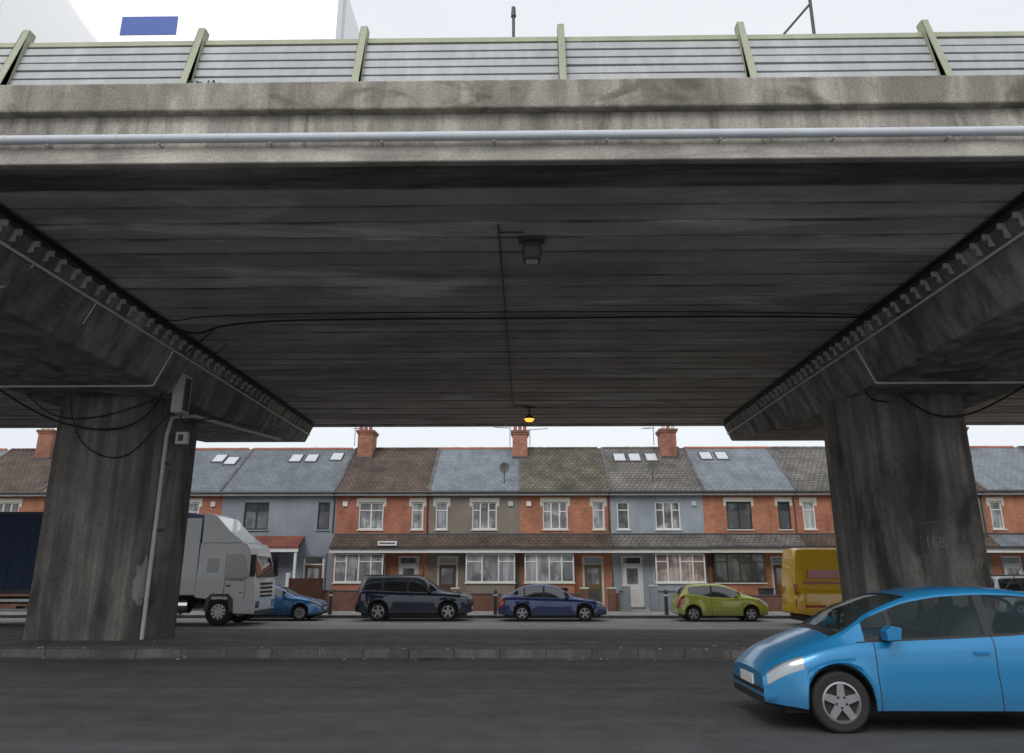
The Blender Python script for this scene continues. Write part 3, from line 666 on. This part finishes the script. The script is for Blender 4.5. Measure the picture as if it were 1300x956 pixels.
# ------------------------------------------------------------------ vehicles
def interp(pts, x):
    if x <= pts[0][0]: return pts[0][1]
    for p, q in zip(pts, pts[1:]):
        if x <= q[0]: return p[1] + (q[1] - p[1]) * (x - p[0]) / max(1e-6, q[0] - p[0])
    return pts[-1][1]
def sm(pts, x, w=.12):
    return sum(interp(pts, x + d * w) * k for d, k in ((-1, 1), (-.5, 2), (0, 3), (.5, 2), (1, 1))) / 9
def wheel(par, x, y, r, w, side, spokes=5, rimk='alloy', rr=.68):
    a = MB(); n = 36; s = side
    prof = [(r * .62, -.5), (r * .9, -.5), (r * .985, -.4), (r, -.2), (r, .2), (r * .985, .4), (r * .9, .5), (r * rr, .47), (r * rr * .97, .36)]
    for i in range(n):
        a0, a1 = 2 * math.pi * i / n, 2 * math.pi * (i + 1) / n
        for (p, q) in zip(prof, prof[1:]):
            a.face([(p[0] * math.cos(a0), p[1] * w * s, p[0] * math.sin(a0)), (p[0] * math.cos(a1), p[1] * w * s, p[0] * math.sin(a1)),
                    (q[0] * math.cos(a1), q[1] * w * s, q[0] * math.sin(a1)), (q[0] * math.cos(a0), q[1] * w * s, q[0] * math.sin(a0))], 'rubber')
    a.obj('tyre', par, smooth=35, loc=(x, y, r))
    a = MB(); ro = r * rr
    def ring(r0, y0, r1, y1, k):
        for i in range(n):
            a0, a1 = 2 * math.pi * i / n, 2 * math.pi * (i + 1) / n
            a.face([(r0 * math.cos(a0), y0 * s, r0 * math.sin(a0)), (r0 * math.cos(a1), y0 * s, r0 * math.sin(a1)), (r1 * math.cos(a1), y1 * s, r1 * math.sin(a1)), (r1 * math.cos(a0), y1 * s, r1 * math.sin(a0))], k)
    ring(ro, w * .44, ro * .9, w * .46, rimk); ring(ro * .9, w * .46, ro * .88, w * .2, rimk); ring(ro * .88, w * .2, 0.001, w * .2, 'black')
    for i in range(spokes):
        t = 2 * math.pi * i / spokes + .3; u = Vector((math.cos(t), 0, math.sin(t))); v = Vector((-math.sin(t), 0, math.cos(t)))
        p = [u * .03 + v * .045, u * .03 - v * .045, u * ro * .9 - v * .035, u * ro * .9 + v * .035]
        y0, y1 = w * .26, w * .42
        vs = [(q[0], y0 * s, q[2]) for q in p] + [(q[0], y1 * s, q[2]) for q in p]
        a.poly(vs, BX, rimk)
    a.cyl((0, w * .2 * s, 0), (0, w * .44 * s, 0), r * .16, rimk, 14)
    a.obj('rim', par, smooth=30, loc=(x, y, r))
M['seat'] = simple('seat_fabric', (0.09, 0.09, 0.095), .9)
M['skin'] = simple('skin', (0.45, 0.27, 0.2), .6)
M['jacket'] = simple('jacket_cloth', (0.05, 0.055, 0.07), .9)
def car(name, loc, facing, L, W, H, T, B, color, wheels, r=.31, arch=.36, sill=.2, cowl=1.1, roof0=1.95, roof1=3.4, tail=3.85, side=(1.35, 3.6), pillars=(), seams=(),
        tum=.33, lights=(.04, .42), tl=.3, gk='glass', rails=False, rimk='alloy', spokes=5, tail_hi=False, mirror=None, sill_dark=True, lead=.22, interior=False):
    rt = root(name, loc, 0 if facing < 0 else math.pi)
    xs = set([0, L]); x = 0
    while x < L: xs.add(round(x, 3)); x += .07
    for c in wheels:
        for i in range(25): xs.add(round(c - arch + 2 * arch * i / 24, 3))
        xs.add(round(c - arch - .001, 3)); xs.add(round(c + arch + .001, 3))
    for s in seams: xs |= {s - .006, s + .006}
    for s in list(side) + [cowl, roof0, roof1, tail]: xs.add(s)
    for (p, q) in pillars: xs |= {p, q}
    for s in (.02, .045, L - .02, L - .045): xs.add(s)
    xs = sorted(v for v in xs if 0 <= v <= L); hw = W / 2
    def sect(x):
        zb = sill + max(0, .06 * (1 - x / .5)) + max(0, .08 * (1 - (L - x) / .5))
        for c in wheels:
            if abs(x - c) < arch: zb = max(zb, r + math.sqrt(arch ** 2 - (x - c) ** 2))
        t = sm(T, x); bb = min(sm(B, x), t - .012); G = max(.012, t - bb)
        pl = 1 - lead * max(0, 1 - x / .75) ** 2.2 - .17 * max(0, 1 - (L - x) / .5) ** 2.2
        h = hw * pl
        flare = 0.0
        for c in wheels:
            dd = abs(x - c)
            if dd < arch + .15: flare = max(flare, .022 * (1 - max(0, dd - arch) / .15))
        h2 = h + flare
        sh = max(zb + .06, bb - .13)
        yg = lambda f: (h - .065) - tum * f * G - .02 * f
        wq = min(1, max(0, (G - .06) / .22)); lp = lambda u, v: u + (v - u) * wq
        y8 = lp((h - .06) * .93, yg(.84)); y9 = lp((h - .06) * .80, yg(.95) - .05 * min(1, G / .3)); y10 = lp((h - .06) * .45, (yg(1) - .05) * .62)
        return [(zb, h2 - .055), (zb + .03, h2 - .012), (zb + .03 + (sh - zb - .03) * .35, h2), (zb + .03 + (sh - zb - .03) * .62, h + flare * .3 - .012), (sh, h - .002), (bb - .035, h - .022), (bb, h - .05),
                (bb + .05 * G, yg(.05)), (bb + lp(.28, .84) * G, y8), (bb + lp(.55, .95) * G, y9), (bb + lp(.88, .99) * G, y10), (t, 0)]
    NR = 12; sec = [sect(x) for x in xs]
    a = MB()
    for sd in (-1, 1):
        for j in range(len(xs) - 1):
            xm = (xs[j] + xs[j + 1]) / 2
            for i in range(NR - 1):
                kx = color
                if i == 0 and sill_dark: kx = M['black']
                if i == 7 and side[0] < xm < side[1]:
                    kx = M[gk]
                    if any(p < xm < q for p, q in pillars): kx = M['black']
                if i >= 9 and (cowl < xm < roof0 or roof1 < xm < tail): kx = M[gk]
                if i >= 9 and cowl - .1 < xm <= cowl: kx = M['black']
                if i == 6 and side[0] - .1 < xm < side[1] + .1: kx = M['black']
                if i in (4, 5) and lights[0] < xm < lights[1]: kx = M['lens']
                if i in (3, 4, 5) and xm > L - tl: kx = M['red_lens']
                if tail_hi and i in (6, 7) and xm > L - tl * .7 : kx = M['red_lens']
                if 1 <= i <= 5 and any(abs(xm - s) < .0061 for s in seams): kx = M['black']
                p, q = sec[j], sec[j + 1]
                P = [(xs[j], sd * p[i][1], p[i][0]), (xs[j + 1], sd * q[i][1], q[i][0]), (xs[j + 1], sd * q[i + 1][1], q[i + 1][0]), (xs[j], sd * p[i + 1][1], p[i + 1][0])]
                a.face(P, kx)
    for (j, isf) in ((0, True), (len(xs) - 1, False)):
        p = sec[j]
        for i in range(NR - 2):
            k = color
            if isf and i in (0, 1, 3): k = M['black']
            if not isf and i == 0: k = M['black']
            a.face([(xs[j], -p[i][1], p[i][0]), (xs[j], p[i][1], p[i][0]), (xs[j], p[i + 1][1], p[i + 1][0]), (xs[j], -p[i + 1][1], p[i + 1][0])], k)
        a.face([(xs[j], -p[NR - 2][1], p[NR - 2][0]), (xs[j], p[NR - 2][1], p[NR - 2][0]), (xs[j], 0, p[NR - 1][0])], color)
    a.obj('body', rt, smooth=42)
    a = MB(); a.box(.25, L - .25, -(hw - .26), hw - .26, .17, .72, 'black')
    a.obj('underbody', rt)
    if interior:
        a = MB()
        a.box(cowl + .15, L - .5, -(hw - .14), hw - .14, .70, .74, 'seat')
        a.prism([(cowl + .15, .74), (cowl + .15, .90), (cowl + .45, .97), (cowl + .62, .9), (cowl + .62, .74)], -(hw - .14), hw - .14, 'y', 'seat')
        for yy in (-.36, .36):
            a.prism([(2.05, .74), (2.5, .74), (2.72, 1.22), (2.66, 1.28), (2.55, 1.25), (2.35, .86), (2.05, .84)], yy - .24, yy + .24, 'y', 'seat')
            a.box(2.6, 2.69, yy - .11, yy + .11, 1.27, 1.40, 'seat')
        a.prism([(3.0, .74), (3.3, .74), (3.5, 1.15), (3.42, 1.18), (3.25, .85), (3.0, .84)], -(hw - .2), hw - .2, 'y', 'seat')
        a.obj('interior', rt, bevel=.02)
        dy = .36
        def skinned(nm, pts, edges, k, ri):
            me = bpy.data.meshes.new(nm); me.from_pydata([p[:3] for p in pts], edges, []); me.materials.append(M[k])
            o = bpy.data.objects.new(nm, me); scene.collection.objects.link(o); o.parent = rt
            md = o.modifiers.new('Skin', 'SKIN'); md.use_smooth_shade = True
            for i, p in enumerate(pts): me.skin_vertices[0].data[i].radius = (p[3], p[3] * 1.0); me.skin_vertices[0].data[i].use_root = (i == ri)
            s = o.modifiers.new('Sub', 'SUBSURF'); s.levels = 1; s.render_levels = 2
            return o
        skinned('driver_body', [(2.36, dy, .86, .15), (2.44, dy, 1.02, .15), (2.47, dy, 1.15, .13), (2.45, dy - .17, 1.14, .06), (2.25, dy - .22, .98, .045), (2.0, dy - .14, 1.03, .035), (2.45, dy + .17, 1.14, .06), (2.25, dy + .2, .98, .045), (2.0, dy + .12, 1.03, .035), (1.95, dy, .86, .08)],
                [(0, 1), (1, 2), (2, 3), (3, 4), (4, 5), (2, 6), (6, 7), (7, 8), (0, 9)], 'jacket', 0)
        skinned('driver_head', [(2.46, dy, 1.2, .05), (2.42, dy, 1.27, .07), (2.42, dy, 1.33, .085), (2.43, dy, 1.37, .06)], [(0, 1), (1, 2), (2, 3)], 'skin', 0)
        a = MB()
        n = 20
        for i in range(n):
            t0, t1 = 2 * math.pi * i / n, 2 * math.pi * (i + 1) / n
            f = lambda t: (1.95 - .06 * math.sin(t), dy + .18 * math.cos(t), 1.0 + .17 * math.sin(t))
            a.cyl(f(t0), f(t1), .014, 'black', 6)
        a.obj('steering_wheel', rt)
    a = MB()
    a.box(-.012, .004, -.26, .26, .42, .53, 'plate_w'); a.box(L - .004, L + .012, -.26, .26, .62, .73, 'plate_y')
    for s in (-1, 1):
        if mirror:
            mx, mz = mirror
            a.box(mx, mx + .13, min(s * (hw - .1), s * hw), max(s * (hw - .1), s * hw), mz + .02, mz + .06, 'black')
            a.prism([(mx - .02, mz), (mx + .12, mz + .01), (mx + .14, mz + .13), (mx + .04, mz + .15), (mx - .03, mz + .09)], s * (hw - .01), s * (hw + .17), 'y', color)
        for sx in seams[1:]:
            bz = sm(B, sx - .15)
            a.box(sx - .24, sx - .07, min(s * (hw - .03), s * (hw + .022)), max(s * (hw - .03), s * (hw + .022)), bz - .17, bz - .135, color)
        if rails:
            a.cyl((roof0 + .1, s * (hw - .28), H + .02), (roof1 - .1, s * (hw - .28), H + .0), .022, 'black', 8)
    a.cyl((roof1 - .3, 0, H - .05), (roof1 + .0, 0, H + .28), .006, 'black', 6)
    a.obj('trim', rt, bevel=.008)
    for c in wheels:
        for s in (-1, 1): wheel(rt, c, s * (hw - .115), r, .205, s, spokes, rimk)
    return rt
nearT = [(0, .56), (.04, .66), (.22, .80), (.6, .95), (.85, 1.03), (1.25, 1.24), (1.65, 1.40), (2.05, 1.475), (2.5, 1.50), (2.9, 1.485), (3.3, 1.42), (3.6, 1.33), (3.88, 1.02), (3.98, .86), (4.03, .58)]
nearB = [(0, .52), (.04, .60), (.22, .71), (.6, .83), (1.0, .91), (2.0, .95), (2.8, .99), (3.4, 1.06), (3.75, 1.02), (3.95, .82), (4.03, .55)]
hatchT = [(0, .60), (.04, .70), (.3, .84), (.9, .985), (1.12, 1.04), (1.9, 1.405), (2.3, 1.475), (2.8, 1.475), (3.35, 1.41), (3.55, 1.36), (3.88, 1.0), (3.98, .86), (4.03, .58)]
hatchB = [(0, .57), (.04, .67), (.3, .79), (.9, .90), (1.3, .93), (2.5, .965), (3.4, 1.03), (3.75, 1.0), (3.95, .82), (4.03, .55)]
cyan = paint('cyan_blue_car_paint', (0.016, 0.215, 0.46), 0.3, dirt=.25, coat=.7, cr=.08)
navy = paint('navy_car_paint', (0.018, 0.045, 0.17), 0.4)
dknavy = paint('dark_blue_car_paint', (0.010, 0.018, 0.045), 0.4)
lime = paint('lime_car_paint', (0.48, 0.51, 0.08), 0.15)
azure = paint('azure_car_paint', (0.03, 0.17, 0.42), 0.4)
silver = paint('silver_car_paint', (0.45, 0.46, 0.48), 0.6)
yellow = paint('yellow_van_paint', (0.80, 0.47, 0.012), 0.0)
white = paint('white_lorry_paint', (0.70, 0.71, 0.73), 0.0)
navyt = simple('navy_trailer_curtain', (0.008, 0.035, 0.11), 0.55)
car('hatchback_car', (2.62, 10.15, 0), -1, 4.03, 1.72, 1.50, nearT, nearB, cyan, (.78, 3.29), cowl=.88, roof0=1.72, roof1=3.50, tail=3.88, side=(1.12, 3.60), pillars=((1.40, 1.45), (2.45, 2.55),), seams=(1.20, 2.50), mirror=(1.30, .95), gk='glass_blue', interior=True)
suvT = [(0, .80), (.04, .96), (.2, 1.06), (1.1, 1.17), (1.3, 1.21), (1.95, 1.68), (2.3, 1.765), (3.2, 1.785), (4.3, 1.76), (4.55, 1.70), (4.68, 1.25), (4.72, 1.0), (4.75, .7)]
suvB = [(0, .77), (.04, .92), (.2, 1.01), (1.2, 1.09), (3.0, 1.13), (4.3, 1.19), (4.6, 1.17), (4.72, .96), (4.75, .66)]
def suv(loc, col):
    return car('suv_car', loc, 1, 4.75, 1.9, 1.775, suvT, suvB, col, (.93, 3.78), r=.365, arch=.42, sill=.28, cowl=1.3, roof0=2.0, roof1=4.5, tail=4.68, side=(1.5, 4.5), pillars=((2.55, 2.65), (3.58, 3.70)), seams=(1.5, 2.6, 3.64), tum=.25, rails=True, mirror=(1.65, 1.12), tail_hi=True, tl=.16, lead=.15)
suv((-2.25, 34.6, FZ), dknavy)
suv((23.7, 34.6, FZ), silver)
sedT = [(0, .56), (.04, .66), (.35, .80), (1.1, .93), (1.3, .97), (2.0, 1.36), (2.4, 1.43), (2.9, 1.43), (3.4, 1.36), (3.95, 1.07), (4.05, 1.05), (4.3, 1.02), (4.38, .9), (4.42, .58)]
sedB = [(0, .53), (.04, .63), (.35, .76), (1.2, .86), (2.5, .90), (3.6, .94), (4.2, .94), (4.36, .82), (4.42, .55)]
car('saloon_car', (3.25, 34.5, FZ), 1, 4.40, 1.74, 1.43, sedT, sedB, navy, (.88, 3.42), cowl=1.3, roof0=2.05, roof1=3.35, tail=3.93, side=(1.5, 3.72), pillars=((2.5, 2.58), (3.3, 3.35)), seams=(1.45, 2.54, 3.38), mirror=(1.55, .88))
cT = [(0, .62), (.04, .74), (.3, .90), (.75, 1.02), (.92, 1.07), (1.65, 1.40), (2.0, 1.465), (2.5, 1.465), (3.0, 1.41), (3.3, 1.34), (3.55, 1.03), (3.62, .88), (3.67, .58)]
cB = [(0, .59), (.04, .71), (.3, .86), (.8, .93), (1.5, .90), (2.3, .93), (2.8, 1.02), (3.2, 1.06), (3.5, 1.0), (3.62, .84), (3.67, .55)]
car('small_hatchback_car', (9.78, 34.45, FZ), 1, 3.67, 1.66, 1.465, cT, cB, lime, (.72, 3.04), cowl=.92, roof0=1.7, roof1=3.2, tail=3.52, side=(1.1, 3.2), pillars=((2.22, 2.3),), seams=(1.05, 2.3), mirror=(1.2, .92), r=.29, arch=.345)
car('hatchback_car', (-8.4, 34.6, FZ), 1, 4.15, 1.70, 1.43, [(x * 1.03, z * .97) for x, z in hatchT], [(x * 1.03, z * .97) for x, z in hatchB], azure, (.85, 3.45), cowl=1.15, roof0=1.96, roof1=3.58, tail=4.0, side=(1.36, 3.7), pillars=((2.5, 2.58),), seams=(1.32, 2.54), mirror=(1.45, .9), spokes=9)
vT = [(0, .8), (.05, 1.0), (.4, 1.15), (.8, 1.3), (1.0, 1.38), (1.7, 2.35), (2.0, 2.72), (2.4, 2.82), (5.6, 2.82), (5.78, 2.78), (5.85, 2.6), (5.9, .8)]
vB = [(0, .77), (.05, .96), (.4, 1.08), (.9, 1.2), (2.0, 1.25), (5.8, 1.25), (5.9, .77)]
van = car('delivery_van', (15.9, 31.8, FZ), 1, 5.9, 2.0, 2.82, vT, vB, yellow, (.95, 4.45), r=.34, arch=.40, sill=.35, cowl=1.0, roof0=1.85, roof1=5.95, tail=5.96, side=(1.25, 2.2), pillars=(), seams=(1.2, 2.25, 3.5), tum=.06, tl=.06, mirror=(1.3, 1.2), tail_hi=False, lead=.15)
a = MB()
for s in (-1, 1):
    ya, yb = sorted((s * .93, s * .995))
    a.box(3.7, 5.6, ya, yb, 1.5, 1.58, 'red_lens'); a.box(3.8, 5.4, ya, yb - .002, 1.68, 1.98, 'red_lens'); a.box(1.6, 5.6, *sorted((s * .99, s * 1.016)), .66, .74, 'red_lens')
a.box(5.86, 5.915, -.9, -.8, 1.1, 1.5, 'red_lens'); a.box(5.86, 5.915, .8, .9, 1.1, 1.5, 'red_lens'); a.obj('livery', van)

lr = root('articulated_lorry', (-10.1, 31.85, FZ)); a = MB()
a.prism([(0, .42), (.02, 1.25), (-.03, 1.62), (-.32, 2.78), (-.5, 2.98), (-2.25, 3.02), (-2.3, 1.0), (-1.85, .95), (-1.8, .42 + .5), (-.85, .92), (-.8, .42)], -1.22, 1.22, 'y', white)
a.obj('cab', lr, bevel=.06)
a = MB(); a.prism([(-.62, 3.0), (-1.2, 3.42), (-1.75, 3.98), (-2.0, 4.08), (-2.25, 4.08), (-2.25, 3.0)], -1.1, 1.1, 'y', white)
for s in (-1, 1): a.box(-3.0, -2.28, *sorted((s * 1.18, s * 1.21)), 1.1, 3.9, white)
a.obj('air_deflector', lr, bevel=.06)
a = MB()
a.poly([(.0, -1.05, 1.72), (.0, 1.05, 1.72), (-.30, 1.0, 2.66), (-.30, -1.0, 2.66), (-.05, -1.05, 1.70), (-.05, 1.05, 1.70), (-.35, 1.0, 2.66), (-.35, -1.0, 2.66)],
       [(0, 1, 2, 3), (4, 5, 6, 7), (0, 1, 5, 4), (2, 3, 7, 6), (0, 3, 7, 4), (1, 2, 6, 5)], 'glass')
for s in (-1, 1):
    a.prism([(-.28, 1.72), (-.52, 2.55), (-1.15, 2.55), (-1.15, 1.62), (-.5, 1.6)], s * 1.2, s * 1.232, 'y', 'glass')
    a.prism([(-1.45, 1.9), (-1.45, 2.4), (-1.9, 2.4), (-1.9, 1.9)], s * 1.2, s * 1.226, 'y', 'glass')
    a.box(-.18, -.02, *sorted((s * 1.32, s * 1.5)), 1.75, 2.55, 'black'); a.box(-.1, -.05, *sorted((s * 1.15, s * 1.35)), 2.4, 2.45, 'black')
    a.box(-.12, .03, *sorted((s * .75, s * 1.15)), .62, .88, 'lens'); a.box(-1.2, -1.18, *sorted((s * 1.215, s * 1.224)), .95, 2.6, 'black'); a.box(-.42, -.40, *sorted((s * 1.215, s * 1.224)), .95, 1.6, 'black')
    a.box(-1.12, -.95, *sorted((s * 1.22, s * 1.25)), 1.4, 1.45, 'black'); a.box(-.6, -.5, *sorted((s * 1.22, s * 1.24)), 1.15, 1.21, 'amber')
    a.prism([(-.78, .5), (-.82, .95), (-1.0, 1.14), (-1.65, 1.14), (-1.83, .95), (-1.86, .5), (-1.76, .5), (-1.62, 1.04), (-1.05, 1.04), (-.9, .5)], s * 1.0, s * 1.235, 'y', 'steel_dark')
    a.cyl((-2.5, s * .95, .75), (-3.75, s * .95, .75), .3, 'chrome', 18); a.box(-4.9, -2.3, *sorted((s * 1.0, s * 1.2)), 1.05, 1.1, 'black')
for z in (1.0, 1.15, 1.3, 1.45): a.box(-.02, .035, -.7, .7, z, z + .08, 'black')
a.box(-.1, .05, -1.15, 1.15, .38, .55, 'steel_dark'); a.box(-16, -2.3, -.45, .45, .75, 1.0, 'black'); a.obj('cab_fittings', lr, bevel=.01)
a = MB(); a.box(-15.9, -2.95, -1.27, 1.27, 1.2, 4.15, navyt); a.obj('trailer', lr, bevel=.04)
a = MB()
for s in (-1, 1):
    a.box(-15.9, -2.95, *sorted((s * 1.27, s * 1.285)), 1.13, 1.27, 'steel_dark'); a.box(-15.9, -2.95, *sorted((s * 1.27, s * 1.285)), 4.04, 4.12, 'steel_dark')
    for i in range(1, 20): a.box(-2.95 - i * .65 - .02, -2.95 - i * .65 + .02, *sorted((s * 1.27, s * 1.278)), 1.28, 4.03, 'black')
    a.box(-10.4, -5.6, *sorted((s * 1.17, s * 1.2)), .5, .6, 'chrome'); a.box(-10.4, -5.6, *sorted((s * 1.17, s * 1.2)), .85, .95, 'chrome')
a.obj('trailer_trim', lr)
for c in (-1.33, -4.45, -11.8, -13.1, -14.4):
    for s in (-1, 1): wheel(lr, c, s * 1.06, .5, .3, s, 10, 'alloy', .56)
dl = root('box_lorry', (-3.35, 13.6, 8.0)); a = MB(); a.box(-6.6, 0, -1.27, 1.27, 1.0, 4.35, white); a.obj('box_body', dl, bevel=.12)
a = MB(); bl = simple('blue_livery', (0.03, 0.10, 0.42), .5)
for s in (-1, 1): a.box(-4.15, -3.1, *sorted((s * 1.27, s * 1.278)), 3.22, 3.62, bl); a.box(-6.5, -.1, *sorted((s * 1.27, s * 1.285)), .95, 1.05, 'steel_dark')
a.obj('livery', dl)
a = MB(); a.prism([(-6.7, .9), (-6.7, 2.7), (-6.9, 2.95), (-8.3, 2.9), (-8.65, 1.9), (-8.7, .5), (-6.7, .5)], -1.15, 1.15, 'y', white); a.obj('cab', dl, bevel=.06)
a = MB(); a.prism([(-8.35, 2.72), (-8.64, 1.95), (-8.69, 1.95), (-8.42, 2.72)], -1.0, 1.0, 'y', 'glass')
for s in (-1, 1): a.prism([(-8.2, 2.6), (-8.45, 1.85), (-7.5, 1.85), (-7.5, 2.6)], s * 1.14, s * 1.16, 'y', 'glass')
a.box(-6.7, 0, -.4, .4, .6, .95, 'black'); a.obj('glazing_chassis', dl)
for c in (-7.8, -1.7):
    for s in (-1, 1): wheel(dl, c, s * 1.0, .45, .28, s, 8, 'alloy', .56)

# ------------------------------------------------------------------ light
w = bpy.data.worlds.new('World'); scene.world = w; w.use_nodes = True; nt = w.node_tree
bg = nt.nodes['Background']
sk = nt.nodes.new('ShaderNodeTexSky'); sk.sky_type = 'NISHITA'; sk.sun_disc = False
sk.sun_elevation = math.radians(42); sk.sun_rotation = math.radians(202); sk.dust_density = 4; sk.air_density = 1.0
hs = nt.nodes.new('ShaderNodeHueSaturation'); hs.inputs['Saturation'].default_value = 0.25
nt.links.new(sk.outputs['Color'], hs.inputs['Color'])
tc = nt.nodes.new('ShaderNodeTexCoord'); nz = nt.nodes.new('ShaderNodeTexNoise'); nz.inputs['Scale'].default_value = 1.6; nz.inputs['Detail'].default_value = 6
nt.links.new(tc.outputs['Generated'], nz.inputs['Vector'])
rp = nt.nodes.new('ShaderNodeValToRGB'); rp.color_ramp.elements[0].position = .3; rp.color_ramp.elements[1].position = .7
rp.color_ramp.elements[0].color = (5.7, 6.1, 6.5, 1); rp.color_ramp.elements[1].color = (6.9, 7.2, 7.5, 1)
nt.links.new(nz.outputs['Fac'], rp.inputs['Fac'])
mx = nt.nodes.new('ShaderNodeMix'); mx.data_type = 'RGBA'; mx.inputs['Factor'].default_value = .8
nt.links.new(hs.outputs['Color'], mx.inputs['A']); nt.links.new(rp.outputs['Color'], mx.inputs['B'])
nt.links.new(mx.outputs['Result'], bg.inputs['Color']); bg.inputs['Strength'].default_value = 0.148
sun = bpy.data.lights.new('Sun', 'SUN'); sun.energy = 1.0; sun.angle = math.radians(25); sun.color = (1, .97, .93)
so = bpy.data.objects.new('Sun', sun); scene.collection.objects.link(so); so.rotation_euler = (math.radians(48), 0, math.radians(-22)); so.location = (-10, -20, 30)

# ------------------------------------------------------------------ camera
cd = bpy.data.cameras.new('Camera'); cam = bpy.data.objects.new('Camera', cd); scene.collection.objects.link(cam)
cd.sensor_width = 36; cd.lens = 36 * 1000 / 1300; cd.shift_y = -45 / 1300; cd.clip_end = 2000; cd.clip_start = 0.1
cam.location = (0, 0, 1.68); cam.rotation_euler = (math.radians(90 + 16.23), 0, math.radians(0.99))
scene.camera = cam
